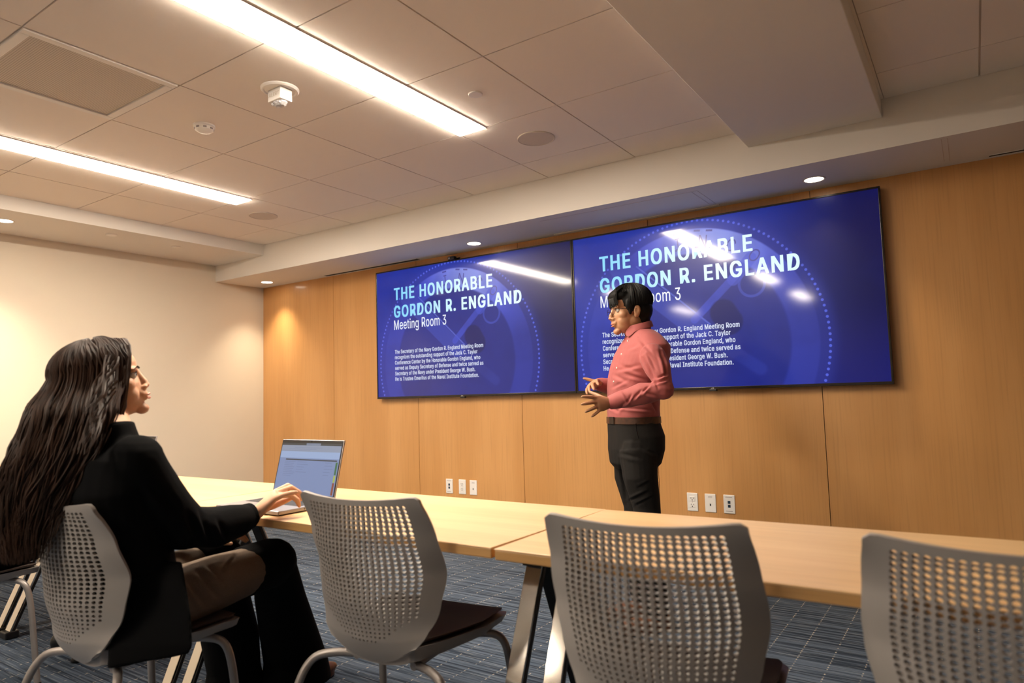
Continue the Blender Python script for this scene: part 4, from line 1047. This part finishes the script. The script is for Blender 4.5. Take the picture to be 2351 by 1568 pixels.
        k_ = random.uniform(.55, 1.0) if random.random() < .35 else 1.0; lat0 *= k_; hsec *= k_
        for i in range(1, N_+1):
            t = end_t*i/N_; px_, py_, Y_, wd = pth(t)
            c = P(px_, py_, Y_); lat = lat0*wd*rad_; dp_ = hsec*(.085-.05*t)*rad_
            wv = am*min(1, t*4)*(math.sin(t*fq*2.1+ph0)); wv2 = am*.7*min(1, t*4)*math.cos(t*fq*2.1+ph0*1.7)
            tg = c+rt*(lat+wv)+fw_*(dp_+wv2)
            bl = min(1, t/.20); bl = bl*bl*(3-2*bl)
            drop = Vector((e0.x, e0.y, min(e0.z, tg.z)))
            pts.append(drop.lerp(tg, bl) if bl < 1 else tg)
        w0 = random.uniform(.0016, .0038); n_ = len(pts)
        q.tube(pts, [w0*(.6+.4*min(1, i/6)) * (1 if i < n_*.75 else max(.12, 1-(i-n_*.75)/(n_*.25))) for i in range(n_)], 5)
    # front locks framing the face and crown
    for k in range(260):
        t_ = random.choice((-1, -1, 1)); ph0 = random.uniform(0, 6.28); sx = random.uniform(-.04, .066); pts = []
        xs = sx
        prof = [(0, .003, .138), (.012, .030, .134), (.018, .058, .110), (.016, .074, .078), (.010, .084, .045), (.0, .088, .005), (-.012, .087, -.04), (-.028, .085, -.085), (-.05, .085, -.13), (-.078, .080, -.17)]
        for i, (dx_, y_, z_) in enumerate(prof):
            fr_ = 1.0+.9*math.sin(ph0*3); wv = .005*math.sin(i*fr_+ph0); pts.append(L(xs+dx_*(1.2)-.0+wv-(.12*max(0, xs)*i/9), t_*(y_+random.uniform(-.002, .004)+.004*math.cos(i*1.3+ph0)), z_-.25*max(0, abs(xs)-.01)))
        w0 = random.uniform(.002, .0045); q.tube(pts, [w0]*8+[w0*.6, w0*.2], 5)
    for k in range(50):
        cx_ = random.choice(((266, 905), (262, 940), (250, 965), (272, 870))); ph0 = random.uniform(0, 6.28); pts = []
        x_, y_ = cx_[0]-6+random.uniform(-22, 8), cx_[1]-40+random.uniform(-20, 10); Y_ = .93+random.uniform(-.02, .02)
        fr_ = random.uniform(.5, 1.1)
        for i in range(12):
            pts.append(P(x_-i*(4.2+.8*math.sin(ph0))+5*math.sin(i*fr_+ph0), y_+i*10, Y_-.008*i))
        w0 = random.uniform(.0016, .0030); q.tube(pts, [w0]*8+[w0*.8, w0*.6, w0*.4, w0*.15], 5)
    obj('hair_locks', q, 'hairw', hm)
woman()

# ---- neighbour at the left picture edge
def neighbour():
    r = empty('person', (-3.47, 1.05, 0), 'seated person in black at the left picture edge, forearm on table', 'person')
    fb = frame((.05, 1, 0)); hc = Vector((-3.62, 1.00, 1.22)); nb = hc+Vector((0, -.01, -.14))
    RS, LS = hc+Vector((.17, -.01, -.22)), hc+Vector((-.17, -.01, -.22))
    hand_t = P(8, 1073, 1.66); RW = hand_t+Vector((-.03, -.13, -.0)); RW.z = .775; RE = Vector((RW.x+.16, RW.y-.22, .76))
    RE = Vector((-3.30, 1.22, .84)); LE = LS+Vector((-.04, .2, -.2)); LW = Vector((-3.62, 1.45, .785))
    RW = Vector((-3.86, 1.52, .775))
    RE, RS2 = Vector((-3.60, 1.30, .80)), RS
    q = MB(); head_shapes(q, hc, fb, 1.0, nb+Vector((0, 0, -.05)), .05, True)
    q.loft([section(nb+Vector((0, 0, -.07)), fb, .15, .06), section(Vector((-3.57, 1.02, .85)), fb, .12, .085), section(Vector((-3.47, 1.05, .58)), fb, .14, .10), section(Vector((-3.47, 1.05, .52)), fb, .13, .09)])
    LE2 = Vector((-4.00, 1.20, .80)); LW2 = Vector((-4.31, 1.45, .775))
    arm_tube(q, [LS, LS.lerp(LE2, .5), LE2, LE2.lerp(LW2, .5), LW2], [.045, .038, .036, .032, .024])
    arm_tube(q, [RS, RS.lerp(Vector((-3.50, 1.20, .80)), .5), Vector((-3.50, 1.20, .80)), Vector((-3.54, 1.47, .785))], [.045, .038, .034, .024])
    hand_shapes(q, LW2, Vector((-.55, .85, .12)), Vector((0, 0, 1)), Vector((1, -.3, 0)), ((.15, .3, .2),)*4, s=.95)
    hand_shapes(q, Vector((-3.54, 1.47, .785)), Vector((-.1, 1, 0)), Vector((0, 0, 1)), Vector((-1, 0, 0)), ((.15, .3, .2),)*4, s=.9)
    for sx in (-.1, .1): arm_tube(q, [Vector((-3.47+sx, 1.05, .54)), Vector((-3.47+sx, 1.46, .56)), Vector((-3.47+sx, 1.52, .10))], [.07, .05, .035])
    bd = organic('body', q, 'skin', r, .005, 3, head_post(hc, fb))
    eyes(bd, hc, fb)
    q = MB(); L = lambda x, y, z: hc+fb @ Vector((x, y, z))
    for c, r_ in (((-.018, 0, .060), (.100, .084, .078)), ((-.052, 0, .0), (.060, .080, .08)), ((-.06, 0, -.09), (.05, .08, .08)), ((.03, 0, .085), (.06, .066, .042))): q.ell(L(*c), r_, n=20, rot=fb)
    organic('hair', q, 'hairb', bd, .005, 3)
    q = MB(); q.loft([section(nb+Vector((0, 0, -.02)), fb, .07, .06), section(RS.lerp(LS, .5)+Vector((0, 0, .0)), fb, .19, .10), section(Vector((-3.57, 1.02, .85)), fb, .17, .12), section(Vector((-3.47, 1.04, .62)), fb, .18, .13), section(Vector((-3.47, 1.05, .47)), fb, .19, .14)])
    arm_tube(q, [RS, RS.lerp(Vector((-3.50, 1.20, .80)), .5), Vector((-3.50, 1.20, .80)), Vector((-3.52, 1.35, .79))], [.064, .055, .05, .045]); arm_tube(q, [LS, LS.lerp(LE2, .5), LE2], [.064, .055, .05])
    organic('jacket', q, 'blazer', bd, .007, 3)
    q = MB()
    q.loft([section(Vector((-3.47, 1.04, .60)), fb, .17, .13), section(Vector((-3.47, 1.05, .50)), fb, .18, .14)])
    for sx in (-.1, .105): arm_tube(q, [Vector((-3.47+sx, 1.05, .545)), Vector((-3.47+sx, 1.25, .555)), Vector((-3.47+sx, 1.47, .56)), Vector((-3.47+sx, 1.51, .35)), Vector((-3.47+sx, 1.53, .08))], [.086, .083, .066, .058, .055], 18)
    organic('trousers', q, 'blazer', bd, .007, 3)
    for sx in (-.1, .105):
        q = MB(); c = Vector((-3.47+sx, 1.53, 0)); f3 = frame((0, 1, 0)); q.ell(c+f3 @ Vector((.07, 0, .035)), (.125, .040, .032), rot=f3); q.ell(c+f3 @ Vector((-.03, 0, .05)), (.05, .036, .05), rot=f3); q.loft([section(c+f3 @ Vector((.05, 0, .001)), f3, .038, .13), section(c+f3 @ Vector((.05, 0, .02)), f3, .038, .13)])
        organic('shoe', q, 'black', bd, .006, 3)
neighbour()
